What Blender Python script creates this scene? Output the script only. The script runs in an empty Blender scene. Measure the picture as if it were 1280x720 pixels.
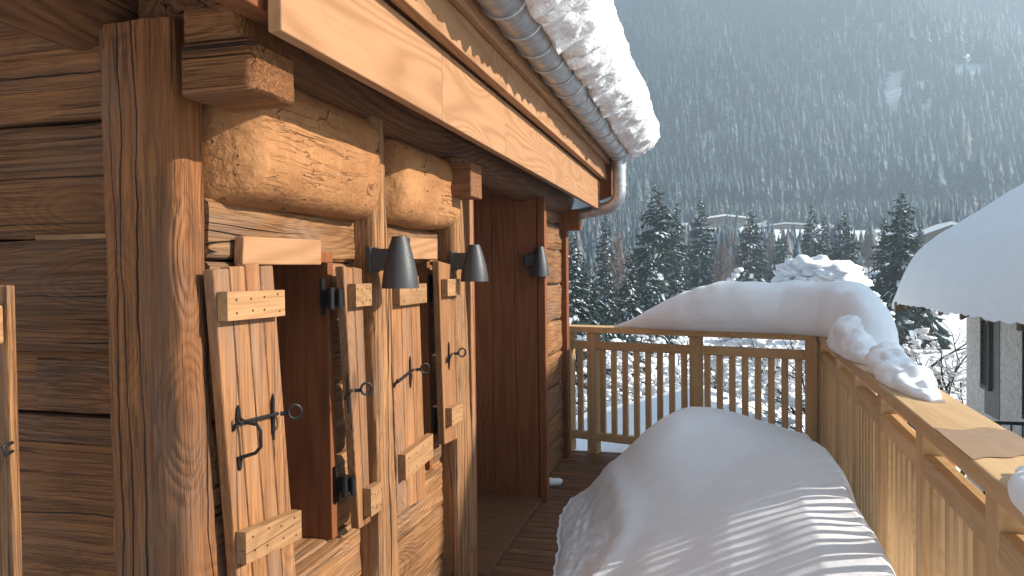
import bpy, bmesh, math, random
import numpy as np
from mathutils import Vector, Matrix, noise as mn

random.seed(7)
rng = np.random.default_rng(7)
SC = bpy.context.scene
COL = SC.collection
rad = math.radians

# ------------------------------------------------------------------ camera
F = 900.0
EYE = 1.6
_y = Vector((245, 22, 900)).normalized()
_u = -0.012
_z = Vector((_u, 1, -(22 + 245 * _u) / 900)).normalized()
cY = Vector((_y.x, _y.y, -_y.z)); cZ = Vector((_z.x, _z.y, -_z.z)); cX = cY.cross(cZ)
RW = Matrix((cX, cY, cZ))                       # world = RW @ cam
CAM = Vector((0, 0, EYE))
cam = bpy.data.cameras.new('camera'); cam.sensor_width = 36; cam.lens = F / 1280 * 36
cam.clip_start = 0.05; cam.clip_end = 6000
camo = bpy.data.objects.new('camera', cam); COL.objects.link(camo)
camo.matrix_world = Matrix.Translation(CAM) @ RW.to_4x4()
SC.camera = camo

def ray(px, py): return RW @ Vector((px - 640, 360 - py, -F))
def onX(px, py, x): d = ray(px, py); return CAM + d * (x / d.x)
def onY(px, py, y): d = ray(px, py); return CAM + d * (y / d.y)
def onZ(px, py, z): d = ray(px, py); return CAM + d * ((z - EYE) / d.z)
def far(px, py, r):
    d = ray(px, py); return CAM + d * (r / math.hypot(d.x, d.y))

# ------------------------------------------------------------------ objects
def thing(name, label, cat, loc=(0, 0, 0), group=None, rz=0):
    o = bpy.data.objects.new(name, None); COL.objects.link(o)
    o.empty_display_size = 0.2
    o.location = loc; o.rotation_euler = (0, 0, rz)
    o['label'] = label; o['category'] = cat
    if group: o['group'] = group
    return o
def tag(o, label, cat, group=None):
    o['label'] = label; o['category'] = cat
    if group: o['group'] = group
    return o
def root_loc(p):
    return Vector(p.location) if p.type == 'EMPTY' else Vector((0, 0, 0))   # built meshes keep world coordinates

class MB:
    """collects geometry, builds ONE mesh object"""
    def __init__(s): s.v = []; s.f = []; s.r = []; s.m = []
    def add(s, vs, fs, r=None, m=0):
        b = len(s.v); s.v.extend([tuple(v) for v in vs])
        if r is None: r = random.random()
        for f in fs:
            s.f.append(tuple(i + b for i in f)); s.r.append(r); s.m.append(m)
    def box(s, p, q, r=None, m=0):
        x0, y0, z0 = (min(a, b) for a, b in zip(p, q)); x1, y1, z1 = (max(a, b) for a, b in zip(p, q))
        s.add([(x0,y0,z0),(x1,y0,z0),(x1,y1,z0),(x0,y1,z0),(x0,y0,z1),(x1,y0,z1),(x1,y1,z1),(x0,y1,z1)],
              [(0,3,2,1),(4,5,6,7),(0,1,5,4),(1,2,6,5),(2,3,7,6),(3,0,4,7)], r, m)
    def prism(s, quad, off, r=None, m=0):
        a = [Vector(q) for q in quad]; o = Vector(off); n = len(a)
        b = [p + o for p in a]
        s.add(a + b, [tuple(range(n)), tuple(range(2*n-1, n-1, -1))] +
              [((i+1) % n, i, n+i, n+(i+1) % n) for i in range(n)], r, m)
    def bar(s, p0, p1, wv, hv, r=None, m=0):
        p0 = Vector(p0); p1 = Vector(p1); w = Vector(wv)/2; h = Vector(hv)/2
        s.prism([p0-w-h, p0+w-h, p0+w+h, p0-w+h], p1-p0, r, m)
    def beam(s, p0, p1, w0, h0, w1=None, h1=None, n=8, rings=14, prof=28, amp=.004, fr=6., seed=0, r=None, m=0, endround=.0, taper=None):
        """hewn beam: superellipse section, half vectors w,h, ragged surface"""
        p0 = Vector(p0); p1 = Vector(p1); w0 = Vector(w0); h0 = Vector(h0)
        w1 = Vector(w1) if w1 else w0; h1 = Vector(h1) if h1 else h0
        vs = []; ax = (p1-p0).normalized(); L = (p1-p0).length
        for i in range(rings+1):
            t = i/rings; c = p0.lerp(p1, t); w = w0.lerp(w1, t); h = h0.lerp(h1, t)
            e = 1.0
            if endround:
                d = min(t, 1-t)*L
                if d < endround: e = .82+.18*math.sqrt(max(0, 1-(1-d/endround)**2))
            if taper: e *= taper(t)
            for k in range(prof):
                a = 2*math.pi*(k+.5)/prof; ca, sa = math.cos(a), math.sin(a)
                q = (abs(ca)**n+abs(sa)**n)**(-1/n)
                d = (w*ca+h*sa)*q*e
                P = c+d
                Q = P*fr; Q = Q - ax*(Q.dot(ax))*.72
                nn = mn.noise(Q+Vector((seed*7.1, seed*3.3, 0)))+.5*mn.noise(Q*2.7+Vector((3.1, seed*5.7, 1)))
                vs.append(P+d.normalized()*amp*nn)
        fs = []
        for i in range(rings):
            for k in range(prof):
                a = i*prof+k; b = i*prof+(k+1) % prof
                fs.append((a, b, b+prof, a+prof))
        fs.append(tuple(range(prof-1, -1, -1))); fs.append(tuple(range(rings*prof, (rings+1)*prof)))
        s.add(vs, fs, r, m)
    def tube(s, pts, rs, n=10, r=None, m=0, cap=True):
        pts = [Vector(p) for p in pts]; N = len(pts)
        if not hasattr(rs, '__len__'): rs = [rs]*N
        vs = []; ref = None
        for i, p in enumerate(pts):
            t = (pts[min(i+1, N-1)]-pts[max(i-1, 0)]).normalized()
            if ref is None: ref = t.orthogonal().normalized()
            ref = (ref - t*ref.dot(t)).normalized(); b = t.cross(ref)
            for k in range(n):
                a = 2*math.pi*k/n; vs.append(p+(ref*math.cos(a)+b*math.sin(a))*rs[i])
        fs = [(i*n+k, i*n+(k+1) % n, (i+1)*n+(k+1) % n, (i+1)*n+k) for i in range(N-1) for k in range(n)]
        if cap: fs += [tuple(range(n-1, -1, -1)), tuple(range((N-1)*n, N*n))]
        s.add(vs, fs, r, m)
    def blob(s, c, rx, ry, rz, seed=0, amp=.25, n=8, m=0, fr=1.5):
        vs = []; fs = []; c = Vector(c)
        for i in range(n+1):
            th = math.pi*i/n
            for k in range(2*n):
                ph = math.pi*k/n
                d = Vector((math.sin(th)*math.cos(ph), math.sin(th)*math.sin(ph), math.cos(th)))
                q = 1+amp*mn.noise(d*fr+Vector((seed*3.7, seed*1.9, seed)))
                vs.append(c+Vector((d.x*rx, d.y*ry, d.z*rz))*q)
        for i in range(n):
            for k in range(2*n):
                a = i*2*n+k; b = i*2*n+(k+1) % (2*n); fs.append((a, a+2*n, b+2*n, b))
        s.add(vs, fs, None, m)
    def build(s, name, mats, parent=None, smooth=False, bevel=0, sharp=35, kind=None, label=None):
        me = bpy.data.meshes.new(name); me.from_pydata(s.v, [], s.f)
        if not isinstance(mats, (list, tuple)): mats = [mats]
        for mt in mats: me.materials.append(mt)
        at = me.attributes.new('rnd', 'FLOAT', 'FACE'); at.data.foreach_set('value', s.r)
        if len(mats) > 1: me.polygons.foreach_set('material_index', s.m)
        bm = bmesh.new(); bm.from_mesh(me); bmesh.ops.recalc_face_normals(bm, faces=bm.faces); bm.to_mesh(me); bm.free()
        if smooth:
            me.polygons.foreach_set('use_smooth', [True]*len(me.polygons))
            if smooth == 'auto': me.set_sharp_from_angle(angle=rad(sharp))
        me.update()
        o = bpy.data.objects.new(name, me); COL.objects.link(o)
        if parent:
            o.parent = parent; o.matrix_parent_inverse = Matrix.Translation(-root_loc(parent))
        if bevel:
            b = o.modifiers.new('bevel', 'BEVEL'); b.width = bevel; b.segments = 2; b.limit_method = 'ANGLE'; b.angle_limit = rad(40)
        if kind: o['kind'] = kind
        if label: o['label'] = label
        return o

# ------------------------------------------------------------------ materials
class NT:
    def __init__(s, name):
        s.mat = bpy.data.materials.new(name); s.mat.use_nodes = True
        s.t = s.mat.node_tree; s.t.nodes.clear()
        s.out = s.n('ShaderNodeOutputMaterial'); s.b = s.n('ShaderNodeBsdfPrincipled')
        s.l(s.b.outputs[0], s.out.inputs[0])
    def n(s, t, **kw):
        x = s.t.nodes.new(t)
        for k, v in kw.items(): setattr(x, k, v)
        return x
    def l(s, a, b): s.t.links.new(a, b)
    def put(s, v, sock):
        if hasattr(v, 'links'): s.l(v, sock)
        else: sock.default_value = v
    def math(s, op, a, b=None, c=None, clamp=False):
        x = s.n('ShaderNodeMath', operation=op); x.use_clamp = clamp
        s.put(a, x.inputs[0])
        if b is not None: s.put(b, x.inputs[1])
        if c is not None: s.put(c, x.inputs[2])
        return x.outputs[0]
    def vmath(s, op, a, b):
        x = s.n('ShaderNodeVectorMath', operation=op); s.put(a, x.inputs[0]); s.put(b, x.inputs[1]); return x.outputs[0]
    def noise(s, vec, scale, detail=2, rough=.5, out=0):
        x = s.n('ShaderNodeTexNoise'); s.put(vec, x.inputs['Vector']); x.inputs['Scale'].default_value = scale
        x.inputs['Detail'].default_value = detail; x.inputs['Roughness'].default_value = rough
        return x.outputs[out]
    def mr(s, v, a, b, c=0., d=1., smooth=False):
        x = s.n('ShaderNodeMapRange'); x.clamp = True
        if smooth: x.interpolation_type = 'SMOOTHSTEP'
        s.put(v, x.inputs[0])
        for i, q in enumerate((a, b, c, d)): x.inputs[i+1].default_value = q
        return x.outputs[0]
    def mix(s, f, a, b, mode='MIX'):
        x = s.n('ShaderNodeMix', data_type='RGBA', blend_type=mode)
        s.put(f, x.inputs[0])
        for v, i in ((a, 6), (b, 7)):
            if isinstance(v, tuple): v = (*v[:3], 1)
            s.put(v, x.inputs[i])
        return x.outputs[2]
    def bump(s, h, strength=.5, dist=.01):
        x = s.n('ShaderNodeBump'); x.inputs['Strength'].default_value = strength; x.inputs['Distance'].default_value = dist
        s.l(h, x.inputs['Height']); s.l(x.outputs[0], s.b.inputs['Normal'])
    def col(s, c):
        s.put((*c[:3], 1) if isinstance(c, tuple) else c, s.b.inputs['Base Color'])
    def coord(s): return s.n('ShaderNodeTexCoord').outputs['Object']
    def attr(s, nm='rnd'):
        return s.n('ShaderNodeAttribute', attribute_name=nm).outputs['Fac']

def wood(name, ax, light, dark, mid=None, freq=46., crack=.5, knots=.7, rough=.72, bump=.5, blot=.5, vary=.25, ringc=.45, gscale=1., fine=1.0, astretch=.12, lines=0., splits=(), kscale=3.2):
    T = NT(name); mid = mid or tuple((a+b)/2 for a, b in zip(light, dark))
    rnd = T.attr()
    off = T.n('ShaderNodeCombineXYZ'); T.l(T.math('MULTIPLY', rnd, 17.3), off.inputs[0]); T.l(T.math('MULTIPLY', rnd, 41.7), off.inputs[1]); T.l(T.math('MULTIPLY', rnd, 29.1), off.inputs[2])
    v = T.vmath('ADD', T.coord(), off.outputs[0])
    def st(k):
        s3 = [gscale]*3; s3['xyz'.index(ax)] = k*gscale
        return T.vmath('MULTIPLY', v, tuple(s3))
    s1 = st(.12); s2 = st(.025); s3 = st(.4); s4 = st(.05)
    # knots
    vo = T.n('ShaderNodeTexVoronoi'); T.put(s3, vo.inputs['Vector']); vo.inputs['Scale'].default_value = kscale
    kd = vo.outputs['Distance']
    kn = T.mr(kd, .05, .10, 1, 0, True); kf = T.mr(kd, .06, .45, 1, 0, True)
    base = T.noise(st(astretch), 2.6, 1.5, .45)
    ph = T.math('ADD', T.math('MULTIPLY', base, freq), T.math('MULTIPLY', kf, 5.0 if knots else 0.))
    ring = T.math('MULTIPLY_ADD', T.math('SINE', T.math('MULTIPLY', ph, 6.283)), .5, .5)
    ring = T.math('POWER', ring, 1.6)
    fn = T.noise(s2, 120, 3, .65)
    fn2 = T.noise(s4, 42, 3, .6)
    cr = T.noise(st(.03), 13, 2, .5); gate = T.noise(v, 1.7, 1)
    crk = T.math('ABSOLUTE', T.math('SUBTRACT', cr, .5))
    crk = T.math('MULTIPLY', T.mr(crk, .002, .009, 1, 0), T.mr(gate, .5, .62, 0, 1))
    blotn = T.noise(T.vmath('MULTIPLY', v, (1, 1, 1)), 2.3, 4, .6)
    g = T.math('ADD', T.math('MULTIPLY', ring, ringc), T.math('MULTIPLY', T.mr(fn, .36, .66), .42*fine))
    g = T.math('ADD', g, T.math('MULTIPLY', T.mr(fn2, .36, .66), .34*fine), clamp=True)
    c = T.mix(g, light, dark)
    c = T.mix(T.math('MULTIPLY', T.mr(blotn, .42, .68), blot), c, mid, 'MIX')
    c = T.mix(T.math('MULTIPLY', T.mr(T.noise(v, 7, 4, .7), .55, .72), .35*blot), c, tuple(x*.55 for x in dark))
    tv = T.math('MULTIPLY_ADD', T.math('FRACT', T.math('MULTIPLY', rnd, 7.77)), vary*2, 1-vary)
    tc = T.n('ShaderNodeCombineColor'); [T.l(tv, tc.inputs[i]) for i in range(3)]
    c = T.mix(1., c, tc.outputs[0], 'MULTIPLY')
    if lines:
        c = T.mix(T.math('MULTIPLY', T.mr(T.noise(st(.3), 4.5, 4, .65), .48, .70), .45), c, tuple(sum(mid)/3*k_ for k_ in (1.12, .95, .80)))
        ln = T.noise(T.vmath('ADD', st(.018), T.vmath('MULTIPLY', T.noise(s3, 4, 2, .5, 1), (.035, .035, .035))), 85, 3, .55)
        ln = T.mr(T.math('ABSOLUTE', T.math('SUBTRACT', ln, .5)), .006, .045, 1, 0)
        lg = T.mr(T.noise(v, 3.1, 2), .35, .65, .25, 1.)
        ln = T.math('MULTIPLY', ln, lg)
        c = T.mix(T.math('MULTIPLY', ln, lines), c, tuple(x*.6 for x in dark))
    if knots:
        c = T.mix(T.math('MULTIPLY', kn, .8*knots), c, tuple(x*.3 for x in dark))
    if crack:
        c = T.mix(T.math('MULTIPLY', crk, min(1, crack*1.3)), c, tuple(x*.12 for x in dark))
    sp = None
    for k_, (sax, pos, wid) in enumerate(splits):
        sep = T.n('ShaderNodeSeparateXYZ'); T.l(T.coord(), sep.inputs[0]); q = sep.outputs['xyz'.index(sax)]
        al = T.n('ShaderNodeCombineXYZ'); T.l(sep.outputs['xyz'.index(ax)], al.inputs[0]); al.inputs[1].default_value = pos*31
        wob = T.math('MULTIPLY_ADD', T.noise(al.outputs[0], 2.2, 4, .55), .05, -.025)
        wv = T.math('MULTIPLY', T.mr(T.noise(al.outputs[0], 1.3, 2), .35, .65, .15, 1.), wid)
        d_ = T.math('ABSOLUTE', T.math('SUBTRACT', T.math('SUBTRACT', q, pos), wob))
        m_ = T.math('SUBTRACT', 1., T.math('DIVIDE', d_, wv), clamp=True); m_ = T.math('MULTIPLY', m_, 2., clamp=True)
        sp = m_ if sp is None else T.math('MAXIMUM', sp, m_)
    if sp is not None: c = T.mix(T.math('MULTIPLY', sp, .93), c, (.008, .005, .003))
    T.col(c); T.b.inputs['Roughness'].default_value = rough
    T.b.inputs['Specular IOR Level'].default_value = .25
    h = T.math('ADD', T.math('MULTIPLY', ring, -.35), T.math('MULTIPLY', fn2, -.8))
    h = T.math('ADD', h, T.math('MULTIPLY', fn, -.4))
    h = T.math('SUBTRACT', h, T.math('MULTIPLY', crk, 2.2*crack))
    h = T.math('SUBTRACT', h, T.math('MULTIPLY', kn, .5*knots))
    if lines: h = T.math('SUBTRACT', h, T.math('MULTIPLY', ln, .9*lines))
    if sp is not None: h = T.math('SUBTRACT', h, T.math('MULTIPLY', sp, 2.5))
    T.bump(h, bump, .006)
    return T.mat

OLD = dict(light=(0.360, 0.180, 0.0738), dark=(0.110, 0.041, 0.0139), mid=(0.250, 0.112, 0.0410))
W = {}
for a in 'xyz':
    W['old_'+a] = wood('aged_larch_'+a, a, crack=1., knots=1., bump=1., vary=.18, ringc=.22, freq=30, astretch=.035, lines=.42, **OLD)
W['weathered_x'] = wood('weathered_log_x', 'x', (0.235, 0.093, 0.0285), (0.068, 0.0245, 0.0075), (0.152, 0.058, 0.0175), crack=1, knots=1, bump=1.0, vary=.22, ringc=.16, freq=26, astretch=.03, lines=.42, kscale=3.8, splits=(('z', 2.125, .0035), ('z', 1.555, .003), ('z', 1.865, .003), ('z', .98, .0035)))
W['weathered_z'] = wood('weathered_post_z', 'z', (.27, .106, .033), (.085, .029, .0085), (.18, .067, .020), crack=1.2, knots=1, bump=1.0, vary=.1, ringc=.16, freq=26, astretch=.03, lines=.42, splits=(('x', -1.382, .004), ('x', -1.338, .005), ('x', -1.408, .003), ('y', 1.535, .003)), kscale=4.6)
W['post_z'] = wood('hewn_post_z', 'z', (0.370, 0.184, 0.0754), (0.115, 0.045, 0.0156), (0.265, 0.119, 0.0435), crack=1., knots=1, bump=1., vary=.1, ringc=.16, freq=26, astretch=.03, lines=.42, kscale=4.6, splits=(('y', 2.425, .005), ('y', 3.30, .005), ('y', 3.25, .003)))
W['shutter_z'] = wood('sunbleached_shutter_z', 'z', (0.370, 0.178, 0.0738), (0.145, 0.054, 0.0189), (0.275, 0.122, 0.0476), crack=.6, knots=.6, bump=.6, vary=.16, ringc=.22, freq=22, astretch=.05, lines=.45)
W['batten_y'] = wood('batten_y', 'y', (0.370, 0.203, 0.0943), (0.200, 0.099, 0.0410), crack=.3, knots=.5, bump=.5, vary=.1, ringc=.3, freq=20, astretch=.06)
W['fascia_y'] = wood('new_larch_y', 'y', (0.370, 0.198, 0.0968), (0.255, 0.122, 0.0541), (0.315, 0.164, 0.0771), freq=26, crack=.0, knots=.4, bump=.25, vary=.06, ringc=.62, blot=.35, fine=.5)
W['panel_z'] = wood('stained_panel_z', 'z', (0.240, 0.081, 0.0279), (0.125, 0.039, 0.0131), freq=30, crack=.1, knots=.5, bump=.3, vary=.12, blot=.3, ringc=.35, astretch=.07)
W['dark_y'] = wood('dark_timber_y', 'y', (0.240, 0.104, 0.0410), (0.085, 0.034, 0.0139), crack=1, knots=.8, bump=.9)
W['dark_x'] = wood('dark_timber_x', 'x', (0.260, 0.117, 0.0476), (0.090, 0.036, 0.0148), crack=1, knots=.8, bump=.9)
RAIL = dict(light=(.57, .375, .195), dark=(.40, .228, .100), mid=(.49, .305, .145))
for a in 'xyz':
    W['rail_'+a] = wood('new_rail_'+a, a, astretch=.06, freq=12, crack=.12, knots=.35, bump=.25, vary=.13, blot=.35, ringc=.4, fine=.6, rough=.6, **RAIL)
W['deck_x'] = wood('deck_board_x', 'x', (.215, .095, .045), (.095, .040, .019), freq=30, crack=.3, knots=.4, bump=.4, vary=.2, rough=.55)

def hewn():
    T = NT('hewn_log_face'); v = T.coord()
    sv = T.vmath('MULTIPLY', v, (1, .45, 1))
    n1 = T.noise(sv, 7, 5, .6); n2 = T.noise(v, 45, 4, .65)
    gy = T.noise(T.vmath('MULTIPLY', v, (1, .06, 1)), 40, 3, .6)
    vo = T.n('ShaderNodeTexVoronoi', feature='DISTANCE_TO_EDGE'); T.put(T.vmath('ADD', T.vmath('MULTIPLY', v, (1, .35, 1.3)), T.vmath('MULTIPLY', T.noise(v, 5, 3, .6, 1), (.16, .16, .16))), vo.inputs['Vector']); vo.inputs['Scale'].default_value = 7
    ck = T.math('MULTIPLY', T.mr(vo.outputs['Distance'], .0, .02, 1, 0), T.mr(T.noise(v, 6, 2), .56, .66))
    pit = T.math('MULTIPLY', T.mr(T.noise(T.vmath('MULTIPLY', v, (1, .6, 1)), 60, 2, .5), .68, .74), T.mr(T.noise(v, 5.5, 2), .48, .6))
    c = T.mix(T.mr(n1, .35, .7), (.36, .172, .068), (.23, .098, .037))
    c = T.mix(T.math('MULTIPLY', T.mr(gy, .4, .65), .4), c, (.25, .105, .04))
    c = T.mix(T.math('MULTIPLY', T.mr(n2, .5, .7), .35), c, (.46, .24, .10))
    c = T.mix(T.math('MULTIPLY', ck, .8), c, (.06, .03, .012)); c = T.mix(T.math('MULTIPLY', pit, .8), c, (.10, .045, .018))
    T.col(c); T.b.inputs['Roughness'].default_value = .75; T.b.inputs['Specular IOR Level'].default_value = .2
    ln = T.noise(T.vmath('ADD', T.vmath('MULTIPLY', v, (1, .05, 1)), T.vmath('MULTIPLY', T.noise(v, 3, 2, .5, 1), (.05, .05, .05))), 26, 3, .6)
    ln = T.math('MULTIPLY', T.mr(T.math('ABSOLUTE', T.math('SUBTRACT', ln, .5)), .002, .011, 1, 0), T.mr(T.noise(v, 4, 2), .50, .64))
    ax = T.noise(T.vmath('MULTIPLY', v, (.3, 1.6, .5)), 17, 2, .5)
    c = T.mix(T.math('MULTIPLY', ln, .75), c, (.10, .042, .015))
    T.col(c)
    h = T.math('ADD', T.math('MULTIPLY', n1, .7), T.math('MULTIPLY', n2, .3))
    h = T.math('SUBTRACT', T.math('ADD', h, T.math('MULTIPLY', ax, .6)), T.math('MULTIPLY', ln, .3))
    h = T.math('SUBTRACT', h, T.math('MULTIPLY', ck, .7)); h = T.math('SUBTRACT', h, T.math('MULTIPLY', pit, .6))
    T.bump(h, 1., .018); return T.mat
M_HEWN = hewn()

def snow(name, c=(.86, .87, .89), grain=260., amp=.25, lump=9., sss=.0, feather=False):
    T = NT(name); v = T.coord()
    a = T.noise(v, grain, 3, .7); b = T.noise(v, lump, 5, .6)
    cc = T.mix(T.mr(b, .35, .65), c, tuple(x*.965 for x in c))
    T.col(T.mix(T.mr(a, .4, .62), cc, tuple(x*.93 for x in c)))
    T.b.inputs['Roughness'].default_value = .65; T.b.inputs['Specular IOR Level'].default_value = .25
    st_ = T.noise(T.vmath('MULTIPLY', v, (.35, .35, 5.)), 5, 4, .65)
    h = T.math('ADD', T.math('MULTIPLY', a, .2), T.math('MULTIPLY', b, .6)); h = T.math('ADD', h, T.math('MULTIPLY', st_, .35))
    if feather:
        f = T.noise(T.vmath('MULTIPLY', v, (1, 1, .45)), 38, 4, .7); h = T.math('ADD', h, T.math('MULTIPLY', f, .9))
    T.bump(h, amp, .03)
    return T.mat
M_SNOW = snow('settled_snow', amp=.42); M_FLUFF = snow('feathery_snow', amp=.7, lump=22, feather=True)
M_SNOWFAR = snow('ground_snow', grain=30, amp=.3, lump=2.)

def metal(name, c, rough, spec=.5, met=1., n=30.):
    T = NT(name); v = T.coord(); a = T.noise(v, n, 4, .6)
    T.col(T.mix(T.mr(a, .3, .7), c, tuple(x*.72 for x in c))); T.b.inputs['Metallic'].default_value = met
    T.l(T.mr(a, .3, .7, rough*.85, rough*1.2), T.b.inputs['Roughness']); T.b.inputs['Specular IOR Level'].default_value = spec
    T.bump(T.noise(v, n*3, 2), .08, .003); return T.mat
M_ZINC = metal('zinc', (.50, .52, .54), .46, .5, .85); M_IRON = metal('black_iron', (.022, .021, .022), .5, .4, .6, 90)
M_LAMP = metal('anthracite_paint', (.036, .036, .038), .5, .5, .0, 200); M_RAILING = metal('black_railing', (.02, .02, .02), .5, .5, .2)
def plain(name, c, rough=.7, n=12., k=.75, bump=.2, spec=.3):
    T = NT(name); v = T.coord(); a = T.noise(v, n, 5, .62)
    T.col(T.mix(T.mr(a, .3, .7), c, tuple(x*k for x in c))); T.b.inputs['Roughness'].default_value = rough
    T.b.inputs['Specular IOR Level'].default_value = spec; T.bump(a, bump, .02); return T.mat
M_PUTTY = plain('pale_curtain', (.34, .32, .29)); M_DARK = plain('dark_interior', (.02, .016, .013))
def glass():
    T = NT('window_glass'); T.col((.012, .013, .015)); T.b.inputs['Roughness'].default_value = .04; T.b.inputs['Specular IOR Level'].default_value = .7; return T.mat
M_GLASS = glass()
def roughcast():
    T = NT('roughcast'); v = T.coord(); a = T.noise(v, 13, 5, .7); b = T.noise(v, 34, 3, .6); s = T.noise(v, .9, 3)
    c = T.mix(T.mr(a, .35, .62), (.84, .83, .79), (.66, .65, .61)); c = T.mix(T.math('MULTIPLY', T.mr(b, .56, .66), .6), c, (.20, .19, .18))
    c = T.mix(T.math('MULTIPLY', T.mr(s, .45, .7), .25), c, (.42, .39, .34))
    T.col(c); T.b.inputs['Roughness'].default_value = .9; T.bump(T.math('ADD', a, b), .9, .03); return T.mat
M_CAST = roughcast()
def ice():
    T = NT('wet_wood'); v = T.coord(); a = T.noise(T.vmath('MULTIPLY', v, (1, .3, 1)), 40, 3)
    T.col(T.mix(a, (.42, .24, .10), (.30, .155, .06))); T.b.inputs['Roughness'].default_value = .12; T.b.inputs['Specular IOR Level'].default_value = .6
    T.bump(T.noise(v, 30, 2), .15, .004); return T.mat
M_WET = ice()

# ------------------------------------------------------------------ terrain and air
def terrain(x, y):
    x = np.asarray(x, float); y = np.asarray(y, float)
    r = np.hypot(x, y); az = np.degrees(np.arctan2(x, y))       # 0 = +Y, positive to the right
    R = [0, 9, 20, 45, 90, 160, 260, 330, 420, 700, 1000, 1060, 1700]
    Zv = [-2.9, -3.1, -3.0, -4.5, -6, 2, 15.5, 27, 66, 236, 425, 448, 460]
    Zl = [-2.9, -3.1, -3.0, -4.5, -6, -4, 0, 3, 8, 25, 40, 50, 60]
    w = np.clip((58-az)/22, 0, 1)*np.clip((az+125)/30, 0, 1); w = w*w*(3-2*w)
    z = np.interp(r, R, Zv)*w+np.interp(r, R, Zl)*(1-w)
    k = np.clip((r-15)/80, 0, 1)
    z = z+k*(.5*np.sin(x*.11+1)*np.sin(y*.09)+.9*np.sin(x*.043+y*.031))
    k2 = np.clip((r-330)/300, 0, 1)*w
    z = z+k2*(16*np.sin(x*.021+.4*np.sin(y*.01))+9*np.sin(x*.047+y*.013+1.3)+7*np.sin(y*.028-x*.012)+4*np.sin(x*.11+y*.06))
    return z
def tz(x, y): return float(terrain(x, y))

def mesh_np(name, V, Fq, mats, smooth=True, rnd=None):
    me = bpy.data.meshes.new(name); nf = len(Fq); k = Fq.shape[1]
    me.vertices.add(len(V)); me.vertices.foreach_set('co', np.asarray(V, np.float32).ravel())
    me.loops.add(nf*k); me.loops.foreach_set('vertex_index', Fq.astype(np.int32).ravel())
    me.polygons.add(nf); me.polygons.foreach_set('loop_start', np.arange(0, nf*k, k, dtype=np.int32))
    if smooth: me.polygons.foreach_set('use_smooth', np.ones(nf, bool))
    for m in mats: me.materials.append(m)
    if rnd is not None:
        a = me.attributes.new('rnd', 'FLOAT', 'FACE'); a.data.foreach_set('value', np.asarray(rnd, np.float32))
    me.update(calc_edges=True); me.validate()
    return me
na = 300; rr = np.concatenate([[0.5], np.geomspace(2, 1690, 170)])
A = np.linspace(0, 2*np.pi, na, endpoint=False)
RR, AA = np.meshgrid(rr, A, indexing='ij')
rmax = np.minimum(np.minimum(455/np.maximum(np.sin(AA), 1e-3), 760/np.maximum(-np.sin(AA), 1e-3)), np.minimum(1200/np.maximum(np.cos(AA), 1e-3), 500/np.maximum(-np.cos(AA), 1e-3)))
RR = RR*np.where(RR > 40, 1+(rmax/1690-1)*np.clip((RR-40)/1650, 0, 1)**.35, 1)      # sheet cut short so the sun crosses less haze
RR = np.minimum(RR, rmax)
gx = RR*np.sin(AA); gy = RR*np.cos(AA)
V = np.stack([gx, gy, terrain(gx, gy)], -1).reshape(-1, 3)
i, j = np.meshgrid(np.arange(len(rr)-1), np.arange(na), indexing='ij'); j2 = (j+1) % na
Fq = np.stack([i*na+j, i*na+j2, (i+1)*na+j2, (i+1)*na+j], -1).reshape(-1, 4)
gm = bpy.data.objects.new('ground', mesh_np('ground', V, Fq[:, ::-1], [M_SNOWFAR])); COL.objects.link(gm); gm['kind'] = 'structure'

# ---- forest on the mountainside
def needles(name, snowy):
    T = NT(name); v = T.coord(); rnd = T.attr()
    n = T.noise(v, snowy['s1'], 3, .6); n2 = T.noise(v, snowy['s2'], 2, .6)
    gr = T.mix(T.mr(n2, .3, .7), (.020, .034, .028), (.045, .062, .050))
    gr = T.mix(T.mr(rnd, .93, .95), gr, (.11, .085, .072))
    f = T.mr(n, snowy['a'], snowy['b'])
    if snowy.get('rndsnow'): f = T.math('MULTIPLY', f, T.mr(T.math('FRACT', T.math('MULTIPLY', rnd, 13.7)), 0, 1, .35, 1.))
    T.col(T.mix(f, gr, (.80, .83, .88))); T.b.inputs['Roughness'].default_value = .8; T.b.inputs['Specular IOR Level'].default_value = .15
    return T.mat
def frosted():
    T = NT('frosted_hazy_forest'); v = T.coord(); rnd = T.attr()
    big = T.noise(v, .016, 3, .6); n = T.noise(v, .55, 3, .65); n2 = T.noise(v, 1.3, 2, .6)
    gr = T.mix(T.mr(n2, .3, .7), (.034, .058, .074), (.070, .100, .118))  # frosted needles, their colour also paled and blued to stand for haze
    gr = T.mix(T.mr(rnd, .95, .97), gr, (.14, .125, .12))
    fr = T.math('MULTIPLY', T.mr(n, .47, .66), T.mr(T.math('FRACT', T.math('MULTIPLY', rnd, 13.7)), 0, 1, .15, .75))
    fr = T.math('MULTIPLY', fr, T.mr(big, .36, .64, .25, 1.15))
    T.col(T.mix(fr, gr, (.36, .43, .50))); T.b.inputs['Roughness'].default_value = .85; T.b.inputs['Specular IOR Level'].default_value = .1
    return T.mat
M_FOREST = frosted()
N = 42000
r = np.sqrt(rng.uniform(115**2, 1062**2, N)); az = np.radians(rng.uniform(-32, 24.3, N))
N2 = 2600
r = np.concatenate([r, rng.uniform(118, 310, N2)]); az = np.concatenate([az, np.radians(rng.uniform(-32, 24.3, N2))]); N = len(r)
fx = r*np.sin(az); fy = r*np.cos(az)
clump = np.sin(fx*.035+1.1*np.sin(fy*.021))*np.sin(fy*.03+.7)+.6*np.sin(fx*.013-fy*.017)
keep = rng.uniform(0, 1, N) < np.clip(.95+.2*clump, .5, 1)
def hole(px, py, r0, wx, wy):
    p = far(px, py, r0); a0 = math.atan2(p.x, p.y)
    return (np.abs(az-a0) > wx) | (np.abs(r-r0) > wy)
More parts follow.
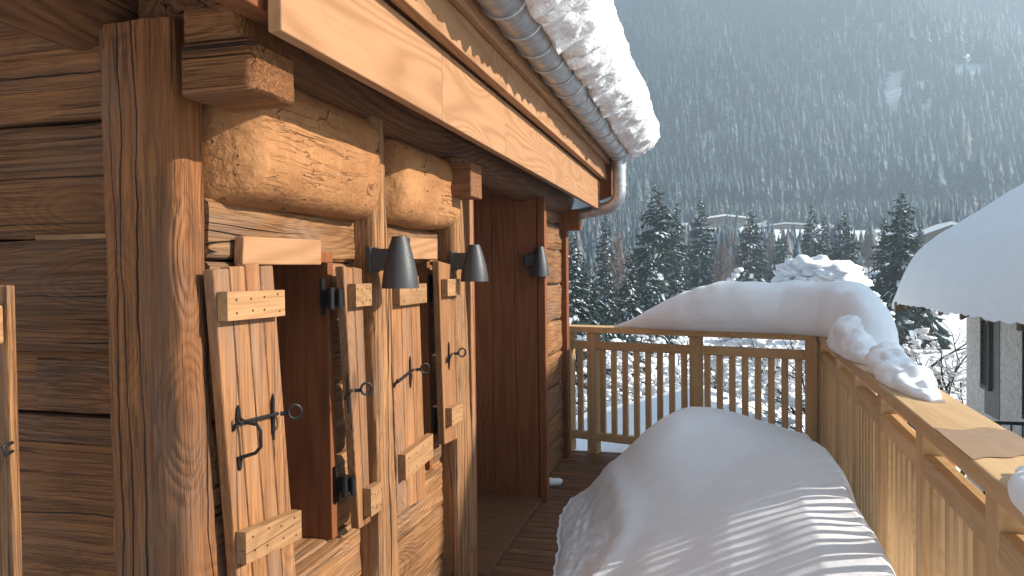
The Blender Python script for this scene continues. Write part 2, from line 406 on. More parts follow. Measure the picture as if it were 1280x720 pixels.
# clearings seen in the photograph (patches of open snow on the slope)
keep &= hole(1116, 150, 470, .010, 26) & hole(1150, 146, 474, .016, 8) & hole(1215, 142, 480, .020, 12) & hole(1245, 22, 720, .018, 16) & hole(1200, 6, 770, .03, 14)
low = r < 300
for (hpx, hd) in ((906, 265), (982, 250), (1188, 150), (1062, 230), (1182, 330)):
    p_ = far(hpx, 280, hd); keep &= ~((np.abs(az-math.atan2(p_.x, p_.y))*hd < 15) & (r > hd-(48 if hd < 300 else 14)) & (r < hd+14))
fx, fy, r = fx[keep], fy[keep], r[keep]; n = len(fx); fz = terrain(fx, fy)
hgt = np.where(low[keep], .45, 1)*rng.uniform(7, 20, n)*np.where(rng.uniform(0, 1, n) < .12, 1.25, 1); rot = rng.uniform(0, 6.28, n); wd = hgt*rng.uniform(.16, .25, n); frn = np.where(low[keep], rng.uniform(.1, 1.2, n), rng.uniform(0, 1, n))
tiers = [(.02, .42, 1.0), (.2, .6, .82), (.4, .78, .6), (.6, 1.0, .36)]
NP = 6; tv = []; tf = []
for (z0, z1, rad_) in tiers:
    b = len(tv); tv.append((0, 0, z1))
    for k in range(NP*2):
        a = math.pi*k/NP; q = rad_*(1 if k % 2 == 0 else .52); tv.append((math.cos(a)*q, math.sin(a)*q, z0+(.0 if k % 2 == 0 else .06)))
    for k in range(NP*2): tf.append((b, b+1+k, b+1+(k+1) % (NP*2)))
tv = np.array(tv); tf = np.array(tf); K = len(tv)
jit = 1+rng.uniform(-.28, .28, (n, K))
cx = tv[None, :, 0]*jit; cy = tv[None, :, 1]*jit; cz = np.broadcast_to(tv[None, :, 2], (n, K))+rng.uniform(-.02, .02, (n, K))
c, s_ = np.cos(rot)[:, None], np.sin(rot)[:, None]
VX = (cx*c-cy*s_)*wd[:, None]+fx[:, None]; VY = (cx*s_+cy*c)*wd[:, None]+fy[:, None]; VZ = cz*hgt[:, None]+fz[:, None]-.3
V = np.stack([VX, VY, VZ], -1).reshape(-1, 3)
Ft = (tf[None]+(np.arange(n)*K)[:, None, None]).reshape(-1, 3)
fo = bpy.data.objects.new('forest', mesh_np('forest', V, Ft, [M_FOREST], smooth=False, rnd=np.repeat(frn, len(tf)))); COL.objects.link(fo)
fo['kind'] = 'stuff'; tag(fo, 'hazy frosted conifer forest covering the whole mountainside behind the valley', 'forest')

# ---- haze
hb = MB(); hb.box((-780, -520, -10), (470, 1220, 505))  # air box cut short on the sun side to let more sunlight in
HZ = NT('valley_haze'); HZ.t.nodes.remove(HZ.b); pv = HZ.n('ShaderNodeVolumePrincipled')
pv.inputs['Color'].default_value = (.615, .815, 1.0, 1); pv.inputs['Density'].default_value = .00180; pv.inputs['Anisotropy'].default_value = .28
HZ.l(pv.outputs[0], HZ.out.inputs['Volume'])
hz = hb.build('haze', HZ.mat, kind='stuff'); tag(hz, 'pale blue winter haze filling the whole valley air', 'haze')

# ------------------------------------------------------------------ deck
FA = Vector((-1.30, 6.42, 0)); FB = Vector((.86, 5.80, 0))          # line of the far balustrade (centre)
NA_ = Vector((.660, .25, 0)); NB_ = Vector((.888, 5.80, 0))          # line of the long balustrade (centre)
railX = lambda y: NA_.x+(NB_.x-NA_.x)*(y-NA_.y)/(NB_.y-NA_.y)
d = MB(); y = -1.2
while y < 6.3:
    d.box((-1.9 if 3.6 < y < 4.85 else -1.34, y+.004, -.03), (railX(y)+.12, y+.086, 0)); y += .09
d.box((-1.34, -1.3, -.25), (.95, 6.3, -.04), r=.3)
deck = d.build('deck', W['deck_x'], kind='structure', bevel=.004)

# ------------------------------------------------------------------ chalet
CH = thing('wooden_chalet', 'weathered log chalet with shuttered windows and long larch fascia, filling the left side', 'chalet', (-3, 3.6, -2.9))
XW = -1.22
# foundations / closed body
b = MB(); b.box((-5, 1.6, -2.9), (-1.36, 6.0, -.02)); b.build('foundation', M_CAST, CH)
b = MB(); b.box((-5.15, 1.62, -.02), (-5, 6.0, 3.6)); b.box((-5, 1.64, 2.32), (-1.4, 6.0, 2.36)); b.box((-4.9, 1.66, .005), (-1.95, 6.0, .02)); b.build('inner_lining', M_DARK, CH)
# front (gable) log wall, faces the camera
b = MB()
lv = [(-.02, .33), (.335, .70), (.705, 1.160), (1.168, 1.243), (1.248, 1.397), (1.40, 1.697), (1.712, 2.0), (2.006, 2.078), (2.082, 2.192), (2.20, 2.46), (2.47, 2.8)]
for q, (z0, z1) in enumerate(lv):
    h = (z1-z0)/2
    x1 = -1.40; x0 = -5.0
    b.beam((x0, 1.575-.008*(q % 3), (z0+z1)/2), (x1, 1.575-.006*((q*2) % 3), (z0+z1)/2+.006*((q*5) % 3-1)), (0, .07, 0), (0, 0, h+.0035), n=40, rings=46, prof=72, amp=.006, fr=9, seed=q)
b.build('log_wall', W['weathered_x'], CH, smooth='auto')
b = MB(); b.beam((-1.70, 1.515, 1.322), (-1.40, 1.517, 1.322), (0, .03, 0), (0, 0, .070), n=8, rings=10, amp=.004, fr=14, seed=3)
b.build('patch_block', W['weathered_x'], CH, smooth='auto')
b = MB(); b.box((-1.7, 1.495, 1.700), (-1.42, 1.53, 1.713)); b.build('wedge', W['old_x'], CH)
# corner post
b = MB()
b.beam((-1.322, 1.52, -.02), (-1.338, 1.505, 2.22), (.122, 0, 0), (0, .055, 0), (.112, 0, 0), n=7, rings=70, prof=44, amp=.008, fr=16, seed=11)
b.build('corner_post', W['weathered_z'], CH, smooth='auto')
# crossing timber ends above the post
b = MB()
b.beam((-1.16, 1.49, 2.172), (-1.005, 1.49, 2.172), (0, .09, 0), (0, 0, .040), n=22, rings=26, prof=60, amp=.004, fr=12, seed=2, endround=.02); b.build('timber_end', W['weathered_x'], CH, smooth='auto')
b = MB()
b.beam((-1.16, 1.48, 2.068), (-.965, 1.48, 2.070), (0, .09, 0), (0, 0, .060), n=20, rings=26, prof=60, amp=.005, fr=12, seed=4, endround=.025); b.build('timber_end', W['weathered_x'], CH, smooth='auto')
# round purlin coming out over the gable
b = MB(); b.beam((-1.52, 1.60, 2.345), (-1.60, -1.3, 2.42), (.165, 0, 0), (0, 0, .165), n=2, rings=26, prof=30, amp=.012, fr=9, seed=8); b.build('purlin', W['dark_y'], CH, smooth='auto')

# side wall, faces the deck: log courses with openings
def course(b, y0, y1, z0, z1, seed, x=XW, amp=.009, n=12):
    b.beam((x-.085, y0, (z0+z1)/2), (x-.085, y1, (z0+z1)/2), (.085, 0, 0), (0, 0, (z1-z0)/2-.002), n=n, rings=max(8, int((y1-y0)/.035)), prof=40, amp=amp, fr=9, seed=seed)
W1 = (1.80, 2.13, .72, 1.64); W2 = (2.76, 3.00, .72, 1.66)
b = MB(); sd = 20
zs = [(-.02, .26), (.262, .50), (.502, .72)]
for (z0, z1) in zs: course(b, 1.56, 3.45, z0, z1, sd); sd += 1
for (ya, yb) in ((1.56, W1[0]-.04), (W1[1]+.04, W2[0]-.04), (W2[1]+.04, 3.45)):
    for (z0, z1) in ((.72, .98), (.982, 1.22), (1.222, 1.45), (1.452, 1.64)): course(b, ya, yb, z0, z1, sd); sd += 1
course(b, 1.56, 3.45, 1.642, 1.80, sd, amp=.006); sd += 1
for (z0, z1) in ((1.802, 2.05), (2.052, 2.36)): course(b, 1.56, 3.45, z0, z1, sd, x=XW-.03); sd += 1
b.build('log_wall', W['old_y'], CH, smooth='auto')
# far wall beyond the door
b = MB(); sd = 60
for (z0, z1) in ((-.02, .2), (.203, .42), (.423, .66), (.663, .93), (.933, 1.2), (1.203, 1.50), (1.503, 1.78), (1.783, 2.0), (2.003, 2.36)):
    course(b, 4.93, 6.10, z0, z1, sd, x=-1.21, amp=.012, n=11); sd += 1
b.build('log_wall', W['old_y'], CH, smooth='auto')
b = MB(); b.box((-5, 6.0, -.02), (-1.4, 6.1, 3.4)); b.build('end_wall', W['dark_x'], CH)
# short upright checks in the far logs
b = MB(); b.box((-1.225, 6.05, -.02), (-1.165, 6.155, 2.02)); b.build('corner_board', W['panel_z'], CH, bevel=.004)

# big half round hewn lintel logs
def lintel(y0, y1, z0, z1, xo, seed, scoop):
    b = MB(); h = (z1-z0)/2; zc = (z0+z1)/2; rings = 60; prof = 48; vs = []; fs = []
    w = xo-(XW-.12)
    for i in range(rings+1):
        t = i/rings; y = y0+(y1-y0)*t
        d0 = (y-y0); d1 = (y1-y)
        e = 1.0
        for dd, L in ((d0, scoop), (d1, scoop*.8)):
            if dd < L: e = min(e, .42+.58*math.sin(max(dd, 0)/L*math.pi/2)**.9)
        for k in range(prof):
            a = 2*math.pi*k/prof; ca, sa = math.cos(a), math.sin(a); q = (abs(ca)**4.2+abs(sa)**4.2)**(-1/4.2)
            P = Vector((XW-.12+ca*q*w*e, y, zc+sa*q*h*(.96+.04*e)))
            Q = Vector((P.x*7, P.y*3.5, P.z*7+seed))
            nn = mn.noise(Q)*.012+mn.noise(Q*2.6)*.006+mn.noise(Q*7)*.002
            vs.append(P+Vector((ca, 0, sa))*nn)
    for i in range(rings):
        for k in range(prof):
            a = i*prof+k; c2 = i*prof+(k+1) % prof; fs.append((a, c2, c2+prof, a+prof))
    fs.append(tuple(range(prof-1, -1, -1))); fs.append(tuple(range(rings*prof, (rings+1)*prof)))
    b.add(vs, fs); return b.build('lintel_log', M_HEWN, CH, smooth='auto', sharp=50)
lintel(1.575, 2.37, 1.785, 2.165, -1.105, 1, .07)
lintel(2.52, 3.26, 1.795, 2.14, -1.11, 9, .08)
# wall plate log in the eave's shade
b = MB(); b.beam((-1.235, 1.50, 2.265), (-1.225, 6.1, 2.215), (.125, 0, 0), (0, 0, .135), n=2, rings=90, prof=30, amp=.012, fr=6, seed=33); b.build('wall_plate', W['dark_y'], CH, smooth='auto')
# timber posts of the wall
def wall_post(top, bot, z0, z1, x_in, x_out, seed, mat, amp=.008):
    (ta, tb), (ba, bb) = top, bot
    b = MB(); xc = (x_in+x_out)/2; hw = (x_out-x_in)/2
    b.beam((xc, (ba+bb)/2, z0), (xc, (ta+tb)/2, z1), (hw, 0, 0), (0, (bb-ba)/2, 0), (hw, 0, 0), (0, (tb-ta)/2, 0), n=6, rings=64, prof=40, amp=amp, fr=12, seed=seed)
    return b.build('timber_post', mat, CH, smooth='auto')
wall_post((2.335, 2.44), (2.36, 2.55), -.02, 2.16, -1.30, -1.137, 41, W['post_z'])
wall_post((3.165, 3.29), (3.20, 3.46), -.02, 2.14, -1.30, -1.135, 43, W['post_z'])
b = MB(); b.box((-1.31, 3.47, 0), (-1.16, 3.53, 2.1)); b.build('door_post', W['panel_z'], CH, bevel=.005)
b = MB(); b.box((-1.25, 3.42, 0), (-1.145, 3.466, 2.08)); b.build('door_trim', W['shutter_z'], CH, bevel=.004)
# timber ends under the plate
def tend(p0, p1, mat):
    b = MB(); b.box(p0, p1); b.build('timber_end', mat, CH, bevel=.006)
e0 = onX(571, 250, -1.10); tend((-1.32, e0.y-.03, 1.945), (-1.02, e0.y+.13, 2.10), W['dark_x'])
tend((-1.32, 6.02, 1.955), (-1.05, 6.17, 2.13), W['panel_z'])

# door recess: side panel, glazed door with pale curtain, threshold
b = MB()
for q in range(4): b.box((-1.80+.165*q, 4.86, 0), (-1.80+.165*(q+1)-.003, 4.915, 2.16))
b.build('reveal_panel', W['panel_z'], CH, bevel=.003)
b = MB(); b.box((-1.137, 4.852, 0), (-1.085, 4.925, 2.12)); b.build('reveal_edge', W['panel_z'], CH, bevel=.004)
b = MB(); b.box((-1.80, 3.50, 0), (-1.31, 3.53, 2.16)); b.build('reveal_panel', W['panel_z'], CH)
dr = MB(); dr.box((-1.86, 3.53, 0.02), (-1.80, 3.64, 2.14)); dr.box((-1.86, 4.74, 0.02), (-1.80, 4.86, 2.14)); dr.box((-1.86, 3.64, 2.0), (-1.80, 4.74, 2.14)); dr.box((-1.86, 3.64, .02), (-1.80, 4.74, .18))
door = dr.build('door', W['panel_z'], CH, bevel=.004)
b = MB(); b.box((-1.845, 3.64, .18), (-1.825, 4.74, 2.0)); b.build('glass_pane', M_GLASS, door)
b = MB()
for q in range(9): b.tube([(-1.785, 4.62+.02*q-.08, .25), (-1.785, 4.62+.02*q-.08, 2.0)], .011, 8)
b.build('curtain', M_PUTTY, CH, smooth=True)
b = MB(); b.box((-1.80, 3.53, .001), (-1.12, 4.85, .035)); b.build('threshold', W['deck_x'], CH, bevel=.005)
b = MB(); b.box((-1.80, 3.53, 2.14), (-1.15, 4.86, 2.20)); b.build('door_head', W['dark_y'], CH)

# windows with reveals
def window(w, lining_depth=.34):
    y0, y1, z0, z1 = w; x0 = XW-lining_depth; x1 = XW+.012
    f = MB()
    f.box((x0, y1, z0), (x1, y1+.035, z1)); f.box((x0, y0-.035, z0), (x1, y0, z1)); f.box((x0, y0-.035, z1), (x1, y1+.035, z1+.035))
    fr = f.build('window', W['panel_z'], CH, bevel=.003)
    s = MB(); s.prism([(x0, y0-.05, z0-.045), (x1+.03, y0-.05, z0-.045), (x1+.03, y0-.05, z0-.012), (x0, y0-.05, z0+.002)], (0, y1-y0+.11, 0)); s.build('sill', W['old_y'], fr, bevel=.004)
    s = MB(); xg = x0+.03
    s.box((xg-.03, y0, z0), (xg+.02, y0+.045, z1)); s.box((xg-.03, y1-.045, z0), (xg+.02, y1, z1)); s.box((xg-.03, y0+.045, z0), (xg+.02, y1-.045, z0+.045)); s.box((xg-.03, y0+.045, z1-.045), (xg+.02, y1-.045, z1))
    s.build('frame', W['panel_z'], fr); s = MB(); s.box((xg-.012, y0+.045, z0+.045), (xg-.004, y1-.045, z1-.045)); s.build('pane', M_GLASS, fr)
    return fr
window(W1); window(W2)
# trim board over the windows, tilted a little like in the photo
def head_board(a, b_, c, d_, x, t=.03):
    q = [onX(*a, x), onX(*b_, x), onX(*c, x), onX(*d_, x)]
    m = MB(); m.prism(q, (-t, 0, 0)); m.build('head_board', W['fascia_y'], CH, bevel=.004)
head_board((304, 331), (402, 331), (402, 300), (305, 295), -1.18)
head_board((513, 324), (547, 324), (547, 299), (513, 297), -1.185)

# shutters
def shutter(tl, tr, br, bl, x, planks, t=.032, battens=(), latch=None, handle=None, hinge=None):
    TL, TR, BR, BL = (onX(*p, x) for p in (tl, tr, br, bl))
    m = MB(); rr_ = [random.uniform(.3, .7) for _ in range(planks)]
    for q in range(planks):
        a, c = q/planks, (q+1)/planks; g = .0022
        p = [BL.lerp(BR, a), BL.lerp(BR, c), TL.lerp(TR, c), TL.lerp(TR, a)]
        p[0].y += g; p[3].y += g; p[1].y -= g; p[2].y -= g
        p[2].z += .004*((q*7) % 3-1); p[3].z += .004*((q*7) % 3-1)
        m.prism(p, (-t, 0, 0))
    m.prism([BL+Vector((-t*.3, .01, 0)), BR+Vector((-t*.3, -.01, 0)), TR+Vector((-t*.3, -.01, -.01)), TL+Vector((-t*.3, .01, -.01))], (-t*.5, 0, 0))
    sh = m.build('shutter', W['shutter_z'], CH, bevel=.004)
    for (z0, z1, e0, e1, dz) in battens:
        def yy(z, s):
            k = (TL.z-z)/(TL.z-BL.z); l = TL.lerp(BL, k).y; r_ = TR.lerp(BR, k).y; return l+(r_-l)*s
        m = MB(); m.prism([(x+.003, yy(z0, e0), z0), (x+.003, yy(z0, e1), z0+dz), (x+.003, yy(z0, e1), z1+dz), (x+.003, yy(z0, e0), z1)], (.028, 0, 0))
        for u in (.12, .38, .62, .88):
            for v_ in (.25, .78):
                yv = yy(z0, e0+(e1-e0)*u)+random.uniform(-.008, .008); zv = z0+(z1-z0)*v_+dz*u+random.uniform(-.006, .006)
                m.tube([(x+.0312, yv, zv), (x+.0322, yv, zv)], .003, 6, m=1)
        m.build('batten', [W['batten_y'], M_IRON], sh)
    if latch:
        (lx, ly), (rx, ry) = latch; a = onX(lx, ly, x+.018); c = onX(rx, ry, x+.018)
        m = MB(); m.tube([a, c], .0048, 8)                      # bolt
        m.tube([a+Vector((0, 0, .012)), a+Vector((-.015, 0, -.02))], .004, 8)
        cc = c+Vector((.012, 0, 0)); s_ = .026
        m.tube([cc+Vector((-.004, s_*.0+.0, 0)), cc+Vector((.012, .01, 0))], .006, 8)
        ce = cc+Vector((.030, .018, .004))
        m.tube([ce+Vector((.55*s_*math.cos(2*math.pi*k/16)*.9, .45*s_*math.cos(2*math.pi*k/16), .72*s_*math.sin(2*math.pi*k/16))) for k in range(17)], .0042, 8)
        m.prism([c+Vector((-.0158, -.006, -.05)), c+Vector((-.0158, .0, -.075)), c+Vector((-.0158, .006, -.05)), c+Vector((-.0158, .005, .035)), c+Vector((-.0158, .0, .055)), c+Vector((-.0158, -.005, .035))], (.004, 0, 0))
        m.build('latch', M_IRON, sh, smooth='auto')
    if handle:
        hx, h0, h1 = handle; a = onX(hx, h0, x+.002); c = onX(hx+2, h1, x+.002)
        m = MB(); m.tube([a, a+Vector((.022, .004, -.012)), a+Vector((.050, .010, -.018)), a+Vector((.058, .012, -.035)), c+Vector((.056, .012, .03)), c+Vector((.042, .008, .014)), c+Vector((.016, .002, .006)), c], [.004, .005, .0048, .0048, .0048, .0048, .005, .004], 8)
        for p_, sg in ((a, 1), (c, -1)):
            m.prism([p_+Vector((0, -.010, -.006*sg)), p_+Vector((0, .010, -.006*sg)), p_+Vector((0, .006, .024*sg)), p_+Vector((0, 0, .032*sg)), p_+Vector((0, -.006, .024*sg))], (.004, 0, 0))
        m.build('pull_handle', M_IRON, sh, smooth='auto')
    if hinge:
        for (hx, hy) in hinge:
            p_ = onX(hx, hy, XW+.03); m = MB()
            m.box((p_.x-.012, p_.y-.012, p_.z-.055), (p_.x-.006, p_.y+.012, p_.z+.065))
            m.box((p_.x-.012, p_.y+.0, p_.z-.022), (p_.x+.03, p_.y+.045, p_.z+.02))
            m.tube([p_+Vector((.02, .002, -.035)), p_+Vector((.02, .002, .035))], .013, 10)
            m.tube([p_+Vector((.045, .01, -.030)), p_+Vector((.045, .01, .030))], .010, 10)
            m.build('hinge', M_IRON, sh, smooth='auto')
    return sh
shutter((266, 335), (342, 330), (374, 760), (300, 772), -1.165, 4, battens=((1.49, 1.562, .0, .96, -.002), (.868, .95, .0, .95, -.026)), latch=((298, 529), (347, 517)), handle=(297, 522, 573))
shutter((429, 331), (453, 336), (464, 652), (449, 662), -1.135, 2, battens=((1.495, 1.57, .1, 1.0, 0), (.78, .875, .35, 1.25, .0)), latch=((436, 492), (440, 488)), hinge=((407, 373), (424, 607)))
shutter((488, 350), (524, 346), (533, 622), (497, 642), -1.165, 3, battens=((1.48, 1.56, .04, 1.0, 0), (.80, .90, .06, 1.05, .02)), latch=((497, 478), (517, 462)))
shutter((548, 325), (566, 330), (572, 548), (556, 556), -1.135, 1, battens=((1.50, 1.575, .1, 1.0, 0), (.92, 1.0, .1, 1.0, 0)), latch=((562, 448), (565, 442)), hinge=((541, 362), (547, 527)))
# shutter standing out from the gable wall at the picture's left edge
m = MB(); m.box((-1.66, 1.30, .3), (-1.566, 1.322, 1.585)); sh = m.build('shutter', W['old_z'], CH, bevel=.004)
m = MB(); m.box((-1.68, 1.275, 1.45), (-1.572, 1.297, 1.54)); m.build('batten', W['batten_y'], sh, bevel=.006)
m = MB(); m.tube([(-1.56, 1.30, 1.20), (-1.56, 1.28, 1.195), (-1.56, 1.275, 1.215), (-1.56, 1.30, 1.22)], .004, 8); m.build('latch', M_IRON, sh, smooth=True)

# eaves
XF = -.88
b = MB()
yj = [1.375, 2.35, 3.15, 4.05, 5.0, 6.1]
for q in range(5): b.box((XF-.035, yj[q], 2.126), (XF, yj[q+1]-.0015, 2.375), r=.2+.13*q)
b.build('fascia_board', W['fascia_y'], CH, bevel=.004)
b = MB()
yj = [1.0, 1.9, 3.0, 3.9, 5.1, 6.12]
for q in range(5): b.box((-.870, yj[q], 2.378), (-.828, yj[q+1]-.0015, 2.62), r=.27+.12*q)
b.build('fascia_board', W['fascia_y'], CH, bevel=.004)
b = MB(); b.box((-.826, 1.0, 2.505), (-.795, 6.12, 2.64)); b.build('eave_batten', W['fascia_y'], CH, bevel=.005)
b = MB()
for q in range(12):
    y0 = 1.05+q*.425; b.box((-1.45, y0, 2.395), (-.875, y0+.42, 2.415))
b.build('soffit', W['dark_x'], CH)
b = MB(); b.box((-1.0, .2, 2.18), (-.935, 1.6, 2.36)); b.build('rafter', W['panel_z'], CH, bevel=.004)
for q in range(9):
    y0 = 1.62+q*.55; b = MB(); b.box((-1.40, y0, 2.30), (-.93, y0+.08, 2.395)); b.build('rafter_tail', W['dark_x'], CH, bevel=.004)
sl = .46                                                             # roof pitch
b = MB(); b.prism([(-.80, -1.4, 2.66), (-.80, -1.4, 2.72), (-5.3, -1.4, 2.72+4.5*sl), (-5.3, -1.4, 2.66+4.5*sl)], (0, 7.56, 0)); b.build('roof', W['dark_y'], CH)
b = MB(); b.prism([(-.905, 6.105, 2.20), (-.78, 6.105, 2.24), (-.78, 6.105, 2.66), (-.905, 6.105, 2.66)], (0, .055, 0)); b.build('barge_board', W['panel_z'], CH, bevel=.004)
# gutter: half round trough, hooks, down pipe
GX, GZ, GR = -.708, 2.575, .085
b = MB(); vs = []; fs = []; K = 14
for yv in (1.0, 6.13):
    for rr_ in (GR, GR-.006):
        for k in range(K+1):
            a = math.pi+math.pi*k/K; vs.append((GX+rr_*math.cos(a), yv, GZ+.03+rr_*math.sin(a)))
n_ = K+1
for k in range(K):
    fs += [(k, k+1, 2*n_+k+1, 2*n_+k), (n_+k, 3*n_+k, 3*n_+k+1, n_+k+1), (k, n_+k, n_+k+1, k+1), (2*n_+k, 2*n_+k+1, 3*n_+k+1, 3*n_+k)]
fs += [(0, 2*n_, 3*n_, n_), (K, n_+K, 3*n_+K, 2*n_+K)]
b.add(vs, fs)
b.add([(GX+GR*math.cos(math.pi+math.pi*k/K), 6.128, GZ+.03+GR*math.sin(math.pi+math.pi*k/K)) for k in range(K+1)], [tuple(range(K+1))])
b.tube([(GX+GR, 1.0, GZ+.03), (GX+GR, 6.13, GZ+.03)], .011, 8)
gut = b.build('gutter', M_ZINC, CH, smooth='auto')
yv = 1.3
while yv < 6.1:
    b = MB(); b.tube([(GX+(GR+.003)*math.cos(math.pi+math.pi*k/12), yv, GZ+.03+(GR+.003)*math.sin(math.pi+math.pi*k/12)) for k in range(13)], .008, 6)
    b.build('gutter_hook', M_ZINC, gut, smooth=True); yv += .245
b = MB()
P = [(-.708, 6.04, 2.55), (-.708, 6.04, 2.48), (-.708, 6.05, 2.30)]
for k in range(9):
    a = math.pi/2*k/8; P.append((-.708-.14+.14*math.cos(a), 6.05+.03*k/8, 2.27-.14*math.sin(a)))
P += [(-.95, 6.10, 2.115), (-1.12, 6.13, 2.085)]
b.tube(P, [.068, .058]+[.054]*(len(P)-2), 18)
dp = b.build('downpipe', M_ZINC, CH, smooth='auto')
for p_ in ((-.708, 6.042, 2.46), (-.708, 6.049, 2.32), (-.93, 6.097, 2.118)):
    b = MB(); ax = Vector((0, 0, .012)) if p_[2] > 2.2 else Vector((.012, 0, .002)); b.tube([Vector(p_)-ax, Vector(p_)+ax], .059, 18); b.build('pipe_collar', M_ZINC, dp, smooth='auto')

# snow on the chalet roof with its rolled, feathery lip
def roof_snow():
    prof = [(-5.2, 2.73+4.4*sl), (-3., 2.74+2.2*sl), (-1.6, 2.735+.8*sl), (-.98, 2.80), (-.86, 2.725), (-.76, 2.715), (-.675, 2.69), (-.65, 2.63), (-.605, 2.555), (-.53, 2.575), (-.445, 2.635), (-.392, 2.72), (-.392, 2.81), (-.455, 2.93), (-.58, 3.05), (-.80, 3.17), (-1.3, 3.42), (-2.2, 3.85), (-3.5, 4.45), (-5.2, 5.2)]
    # resample finely along the lip
    pts = []
    for a, c in zip(prof, prof[1:]):
        k = max(1, int(math.hypot(c[0]-a[0], c[1]-a[1])/(.022 if a[0] > -1.0 else .25)))
        for q in range(k): pts.append((a[0]+(c[0]-a[0])*q/k, a[1]+(c[1]-a[1])*q/k))
    pts.append(prof[-1]); n_ = len(pts)
    cxm, czm = -.62, 2.80
    ys = list(np.arange(-1.5, 6.26, .022)); vs = []; fs = []
    for y in ys:
        de = 6.30-y; e = 1.0
        if de < .30: e = math.sqrt(max(.0, 1-(1-de/.30)**2))*.72+.28
        for (x, z) in pts:
            P = Vector((x, y, z))
            if x > -1.2:
                P.x = cxm+(x-cxm)*(.55+.45*e) if x > -.9 else x; P.z = czm+(z-czm)*e
                lowf = mn.noise(Vector((y*1.7, x*2, z*2)))*.035*(1 if x > -1.0 else .3)
                f = mn.noise(Vector((x*9, y*16, z*9)))*.026+mn.noise(Vector((x*22, y*38, z*16)))*.020+abs(mn.noise(Vector((x*40, y*70, z*30))))*.014
                wlow = min(1, max(.22, (2.92-z)/.3))
                nv = Vector((x-cxm, 0, z-czm)); nv = nv.normalized() if nv.length > .01 else Vector((0, 0, 1))
                if x > -.70 or z > 2.85: P += nv*(lowf+f*wlow)
                if z < 2.60 and x > -.66: P.z += mn.noise(Vector((y*24, 3, x*6)))*.022
            vs.append(P)
    for i_ in range(len(ys)-1):
        for k in range(n_):
            a = i_*n_+k; c = i_*n_+(k+1) % n_; fs.append((a, c, c+n_, a+n_))
    fs.append(tuple(range(n_))); fs.append(tuple(range((len(ys)-1)*n_, len(ys)*n_))[::-1])
    b = MB(); b.add(vs, fs, r=.5); return b.build('roof_snow', M_FLUFF, smooth='auto', sharp=75)
tag(roof_snow(), 'thick feathery roll of snow hanging over the chalet gutter', 'snow')

# ------------------------------------------------------------------ wall lamps
def lamp(px, py, x, hgt, label):
    c = onX(px, py, x); y, z = c.y, c.z; back = XW+.085 if y < 4 else -1.205
    T = thing('wall_lamp', label, 'lamp', (back, y, z), 'conical wall lamps along the chalet')
    b = MB(); h = hgt/2; prof = []
    for k in range(15):
        t = k/14; prof.append((.030+.037*t**.62 if False else .026+.038*math.sin(min(1, t*.98)*math.pi/2)**.9*(.86+.14*t), h-2*h*t))
    n_ = 32; vs = []; fs = []
    out = prof+[(prof[-1][0]-.004, -h)]+[(max(.004, r_-.004), zz) for r_, zz in reversed(prof[:-1])]
    for (r_, zz) in out:
        for k in range(n_): a = 2*math.pi*k/n_; vs.append((x+r_*math.cos(a), y+r_*math.sin(a), z+zz))
    N_ = len(out)
    for i_ in range(N_-1):
        for k in range(n_): fs.append((i_*n_+k, i_*n_+(k+1) % n_, (i_+1)*n_+(k+1) % n_, (i_+1)*n_+k))
    vs.append((x, y, z+h+.003)); fs += [(k, (k+1) % n_, len(vs)-1) for k in range(n_)]
    b.add(vs, fs); b.build('lamp_shade', M_LAMP, T, smooth='auto', sharp=50)
    b = MB(); b.box((back+.004, y-.033, z-.028), (x-.03, y+.033, z+.048)); b.build('bracket', M_LAMP, T, bevel=.004)
    b = MB(); b.box((back-.012, y-.036, z-.035), (back+.006, y+.036, z+.055)); b.build('wall_plate', M_LAMP, T, bevel=.003)
    b = MB(); b.blob((x, y, z-h*.35), .02, .02, .03, amp=0); b.build('bulb', M_PUTTY, T, smooth=True)
lamp(500, 328, -1.035, .180, 'anthracite conical wall lamp on the timber post between the two shuttered windows')
lamp(593, 329, -1.035, .168, 'anthracite conical wall lamp on the post beside the dark door recess')
lamp(675, 327, -1.115, .205, 'smallest looking conical wall lamp on the far sunlit log wall past the door')

